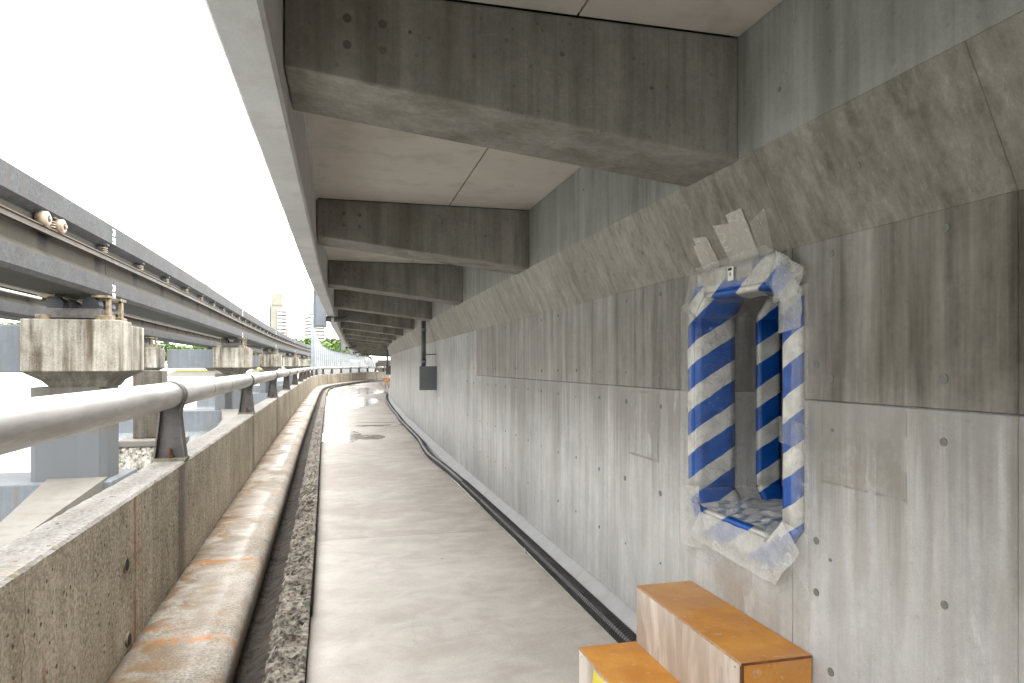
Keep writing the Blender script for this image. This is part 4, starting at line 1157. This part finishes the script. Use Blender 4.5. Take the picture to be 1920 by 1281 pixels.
# ------------------------------------------------------------------ piers
def pier_parts():
    P = {}
    # local origin: X of near beam near face (=0), Y centre of pier, Z world
    mb = MB(); mb.box(-1.03,.40,-.80,-.15,H-.10,H+.74); P['cap_front'] = mb.mesh('pier_cap', G['cap'], bevel=.02)
    mb = MB(); mb.box(-1.03,.36,-.149,.77,H-.10,H+.69); P['cap_back'] = mb.mesh('pier_cap', G['cap'], bevel=.02)
    mb = MB(); mb.box(-4.10,-1.031,-.45,.45,H-.12,H+.66); P['link'] = mb.mesh('cap_link_beam', G['link'], bevel=.02)
    mb = MB()
    t = [(-1.03,-.78),(.36,-.78),(.36,.75),(-1.03,.75)]; b = [(-.70,-.55),(.11,-.55),(.11,.25),(-.70,.25)]
    m_ = [(-.80,-.62),(.17,-.62),(.17,.35),(-.80,.35)]
    mb.add([(x,y,H-.101) for x,y in t]+[(x,y,H-.25) for x,y in m_]+[(x,y,H-.36) for x,y in b],
           [(0,1,2,3),(8,11,10,9)]+[(i,4+i,4+(i+1)%4,(i+1)%4) for i in range(4)]+[(4+i,8+i,8+(i+1)%4,4+(i+1)%4) for i in range(4)])
    P['flare'] = mb.mesh('cap_flare', G['browncol'])
    mb = MB(); mb.prism([(-.70+.1,-.55),(.11-.1,-.55),(.11,-.45),(.11,.15),(.01,.25),(-.6,.25),(-.70,.15),(-.70,-.45)], 'z', H-1.92, H-.362)
    P['column'] = mb.mesh('pier_column', G['column'])
    mb = MB(); mb.box(-4.9,.25,-.75,.75,-1.9,H-1.9); P['found'] = mb.mesh('foundation', G['link'], bevel=.02)
    mb = MB()
    f_ = [(-.74,-.552),(.14,-.552),(.35,-6.5),(.05,-7.2),(-.14,-4.0)]
    mb.add([(x,y,H-1.86+(y+.76)*.05) for x,y in f_]+[(x,y,-1.9) for x,y in f_], [(0,1,2,3,4),(9,8,7,6,5)]+[(i,(i+1)%5,5+(i+1)%5,5+i) for i in range(5)])
    mb2 = MB(); mb2.add([(-.72,-.56,H-1.70),(.13,-.56,H-1.70),(.14,-1.2,H-1.895),(-.70,-1.2,H-1.895),(-.72,-.5,H-1.9),(.13,-.5,H-1.9)], [(0,1,2,3),(0,3,4),(1,5,2)])
    P['nose'] = mb.mesh('foundation_nose', G['found'])
    P['ramp'] = mb2.mesh('column_foot', G['found'])
    mb = MB(); mb.box(-.80,.02,-.5,-.28,H+.84,H+1.0); mb.box(-.80,.02,.05,.3,H+.84,H+1.0); P['sill'] = mb.mesh('bearing_beam', G['bracket'], bevel=.01)
    mb = MB(); mb.prism([(-.07,0),(.07,0),(.055,.26),(.03,.30),(-.03,.30),(-.055,.26)], 'x', -.03, .03); P['lug'] = mb.mesh('bearing_lug', G['steelbrown'], bevel=.006)
    mb = MB(); mb.box(-.11,.11,-.16,.16,0,.10); P['foot'] = mb.mesh('bearing_foot', G['steelbrown'], bevel=.008)
    mb = MB(); mb.tube([(0,-.12,0),(0,.12,0)], .13, 14); P['roll'] = mb.mesh('bearing_roller', G['darksteel'])
    mb = MB(); mb.box(-.13,.13,-.16,.16,-.02,.02); P['shoe'] = mb.mesh('bearing_shoe', G['steelbrown'])
    return P
PP = pier_parts()
plab = ['nearest monorail pier, streaked cream cap on a stained column standing in the river', 'second monorail pier in the river, seen behind the handrail', 'third monorail pier, its cap just left of the bend', 'fourth monorail pier, small and partly hidden', 'fifth monorail pier, tiny beside the pale barrier', 'sixth monorail pier, hidden far along the track']
for n in range(6):
    Yc = 13.15 + SP*n; X0 = MX + Mc(Yc)
    t = thing('monorail_pier', plab[n], 'pier', (X0, Yc, 0), 0, 'monorail piers')
    for dx in (0, -3.57):
        o = inst('pier_cap', PP['cap_front'], t, (dx, 0, 0)); inst('pier_cap', PP['cap_back'], t, (dx, 0, 0))
        inst('cap_flare', PP['flare'], t, (dx, 0, 0)); inst('pier_column', PP['column'], t, (dx, 0, 0))
        inst('bearing_beam', PP['sill'], t, (dx, 0, -.06))
        for yy in (-.35, .30):
            for xx in (-.82, .05):
                inst('bearing_foot', PP['foot'], t, (dx+xx, yy, H+.735)); inst('bearing_lug', PP['lug'], t, (dx+xx+.05, yy, H+.83))
                inst('bearing_shoe', PP['shoe'], t, (dx+xx*.9-.03, yy, H+1.145))
            for xx in (-.66, -.14): inst('bearing_roller', PP['roll'], t, (dx+xx, yy, H+1.0))
    inst('cap_link_beam', PP['link'], t, (.0, 0, 0)).scale = (.697, 1, 1)
    lb = t.children[-1]; lb.location = (-.312, 0, 0)
    inst('foundation', PP['found'], t); 
    if n < 2:
        inst('foundation_nose', PP['nose'], t)
# crusted dolphin between first and second pier
t = thing('mooring_dolphin', 'dark mussel-crusted concrete block rising from the water behind the first pier', 'mooring block', (-4.85, 17.3, 0))
mb = MB(); mb.box(0,1.3,-.5,.5,-1.9,-.27); mb.build('crusted_block', G['mussel'], t, bevel=.05)
mb = MB(); mb.box(-.01,1.31,-.52,.52,-.269,-.125); mb.build('block_top', G['found'], t, bevel=.03)
mb = MB(); mb.box(.22,.83,-.05,.5,-.124,H-.12); mb.build('block_column', G['browncol'], t, bevel=.03)

# white fender blocks with yellow edge
for (px0, px1, w, lab) in ((298, 399, 55, 'white fender block with yellow top edge in the river, larger and nearer one'), (464, 500, 80, 'small white fender block with yellow top edge, right of the second pier')):
    a = at(px0, 707, w); b = at(px1, 695, w); Xm = (a[0]+b[0])/2; hw = (b[0]-a[0])/2
    t = thing('fender_block', lab, 'fender block', (Xm, a[1], 0), 0, 'white fender blocks')
    mb = MB(); mb.box(-hw, hw, 0, 3.5, -1.8, .62); mb.build('block_body', G['white'], t, bevel=.05)
    mb = MB(); mb.prism([(-hw, .621), (hw, .621), (hw*.96, 1.12), (-hw*.45, 1.12)], 'y', .3, 3.4); mb.build('block_top', G['tower_beige'], t)
    mb = MB(); mb.box(-hw*.45, hw*.96, .25, 3.4, 1.121, 1.24); mb.build('yellow_edge', G['yellow'], t)

# ------------------------------------------------------------------ far towers
def P6(px, w=600): return (px-640)*.97014*w/1280
def tower(name, label, px0, px1, base, top_y, mat, w=600):
    pass
W6 = 600
def zz(y): return H + (685-y)*W6/1280
t = thing('apartment_tower', 'tall beige apartment tower with a stack of white balconies, rising beyond the monorail', 'tower', (P6(522), W6/.97, 0))
x0 = P6(522)
mb = MB(); mb.box(P6(511)-x0, P6(531)-x0, 0, 14, 1, zz(575)); mb.build('tower_slab', G['tower_beige'], t)
mb = MB(); mb.box(P6(511)-x0, P6(530.3)-x0, 1, 11, zz(575)+.3, zz(552)); mb.build('lift_tower', G['tower_beige'], t)
mb = MB(); mb.box(P6(508)-x0, P6(511)-x0-.05, 3, 12, 1, zz(576)); mb.build('side_wing', G['tower_dark'], t)
mb = MB(); mb.box(P6(531)-x0+.05, P6(537.5)-x0, 2.5, 14, 1, zz(582)); mb.build('balcony_wing', G['tower_dark'], t)
z = 3.0; k = 0
while z < zz(585):
    mb = MB(); xa, xb, xc, xd = P6(523)-x0, P6(529)-x0, P6(533.5)-x0, P6(538)-x0
    mb.prism([(xa,-1.4),(xb,-1.4),(xc,.9),(xd,.9),(xd,2.45),(xc,2.45),(xb,2.0),(xa,2.0)] if False else [(xa,-1.6),(xb,-1.0),(xc,.6),(xd,.8),(xd,2.4),(xa,2.4)], 'z', z, z+1.9)
    mb.build('balcony', G['tower_white'], t); z += 3.0
    mb = MB(); mb.box(P6(507.6)-x0, P6(509.4)-x0, 2.0, 3.2, z-1.9, z); 
    if k % 2: mb.build('balcony', G['tower_white'], t)
    k += 1
mb = MB(); mb.box(P6(510)-x0, P6(532)-x0, -.3, 0, zz(575)-.1, zz(575)+.25); mb.build('cornice', G['tower_dark'], t)
mb = MB(); mb.tube([(P6(512)-x0, 5, zz(552)), (P6(512)-x0, 5, zz(546))], .12, 5); mb.build('aerial', G['tower_grey'], t)
t = thing('apartment_tower', 'white stepped apartment block with dark balcony bands behind the deck edge post', 'tower', (P6(590), 618+10, 0))
x0 = P6(590)
mb = MB(); mb.prism([(P6(570)-x0,12),(P6(579)-x0,0),(P6(606)-x0,6),(P6(640)-x0,7),(P6(640)-x0,22),(P6(570)-x0,22)], 'z', 1, zz(588)); mb.build('tower_body', G['tower_dark'], t)
mb = MB(); mb.box(P6(578)-x0, P6(589)-x0, 6, 16, zz(588)+.01, zz(564)); mb.build('lift_tower', G['tower_grey'], t)
z = 2.0
while z < zz(589):
    mb = MB(); mb.prism([(P6(569.5)-x0,11.6),(P6(579)-x0,-.8),(P6(586)-x0,-.4),(P6(606)-x0,4.6),(P6(606)-x0,6.6),(P6(579)-x0,1.6),(P6(569.5)-x0,13.5)], 'z', z, z+1.95); mb.build('balcony_band', G['tower_white'], t)
    z += 3.0
mb = MB(); mb.box(P6(607)-x0, P6(641)-x0, 5.6, 6.9, 1, zz(586)); mb.build('plain_wing', G['tower_white'], t)
for k in range(10):
    mb = MB(); mb.box(P6(621)-x0, P6(623.5)-x0, 5.3, 5.58, 8+k*3.2, 9.4+k*3.2); mb.build('window', G['tower_dark'], t)
mb = MB(); mb.tube([(0,0,0),(0,0,29)], .35, 6); o = mb.build('red_mast', G['red'], None, loc=(P6(540.5, 560), 575, 2)); tag(o, 'thin red mast beside the beige tower', 'mast')
# tiny equipment on the beam top
mb = MB(); mb.box(-.16,.16,-.25,.25,0,.24); o = mb.build('equipment_box', G['bluegrey'], None, loc=(MX-.4+Mc(24.5), 24.6, H+2.47)); tag(o, 'small grey equipment box on top of the near monorail beam', 'equipment box')
mb = MB(); mb.box(-.12,.12,-.2,.2,0,.22); o = mb.build('orange_marker', G['orange_sign'], None, loc=(MX-.4+Mc(23.7), 23.8, H+2.47)); tag(o, 'small orange marker on top of the near monorail beam', 'marker')

# ------------------------------------------------------------------ trees on the far bank
def crown_mesh(seed):
    rnd = random.Random(seed); v = []; f = []
    clumps = [(Vector((rnd.uniform(-2.6,2.6), rnd.uniform(-2.4,2.4), rnd.uniform(3.2,8.6))), rnd.uniform(1.2,2.3)) for _ in range(15)]
    for c, r in clumps:
        for _ in range(85):
            d = Vector((rnd.gauss(0,1), rnd.gauss(0,1), rnd.gauss(0,1))).normalized()
            p = c + d*r*rnd.uniform(.55,1.05)
            a = Vector((rnd.gauss(0,1), rnd.gauss(0,1), rnd.gauss(0,1))).normalized()
            b = a.orthogonal().normalized(); s = rnd.uniform(.22,.42)
            n = len(v); v += [p-a*s-b*s*.6, p+a*s-b*s*.6, p+a*s+b*s*.6, p-a*s+b*s*.6]; f.append((n,n+1,n+2,n+3))
    me = bpy.data.meshes.new('crown'); me.from_pydata([tuple(p) for p in v], [], f); me.materials.append(G['leaf']); return me
crowns = [crown_mesh(s) for s in (1, 2, 3, 4)]
tb = MB(); tb.tube([(0,0,-.5),(.1,0,2),(.0,.1,4.5),(.15,0,7)], .2, 7, rf=lambda i: (.34,.26,.18,.07)[i])
for a in (0, 2.1, 4.2): tb.tube([(0,0,3),(math.cos(a)*1.0,math.sin(a)*1.0,4.4),(math.cos(a)*1.8,math.sin(a)*1.8,6)], .1, 5, rf=lambda i: (.12,.08,.03)[i])
trunk = tb.mesh('trunk', G['bark'], smooth=True)
rnd = random.Random(11)
def treeat(px, w, top_y, k, lab='bushy green tree on the far bank, seen in the gap under the monorail beams'):
    X = (px-640)*.97014*w/1280; Y = (w-.2425*X)/.97014
    gz = .3
    hgt = H + (685-top_y)*w/1280 - gz
    s = hgt/10.4
    t = thing('bank_tree', lab, 'tree', (X, Y, gz), rnd.uniform(0, 6.28), 'trees lining the far bank')
    t.scale = (s*rnd.uniform(1,1.3), s*rnd.uniform(1,1.3), s)
    inst('crown', crowns[k % 4], t); inst('trunk', trunk, t)
k = 0
for px in frange(536, 660, 6.5):
    treeat(px+rnd.uniform(-1.5,1.5), rnd.uniform(268,300), 634+rnd.uniform(-3,7)+(6 if px < 548 else 0), k, 'taller green tree of the wooded bank below the apartment towers'); k += 1
for px in frange(545, 655, 13):
    treeat(px+rnd.uniform(-2,2), rnd.uniform(252,264), 646+rnd.uniform(-2,4), k, 'low green tree in front of the wooded bank below the apartment towers'); k += 1
for px in frange(-10, 525, 17):
    treeat(px+rnd.uniform(-4,4), rnd.uniform(258,300), (600 if px < 60 else 641)+rnd.uniform(-5,5), k); k += 1
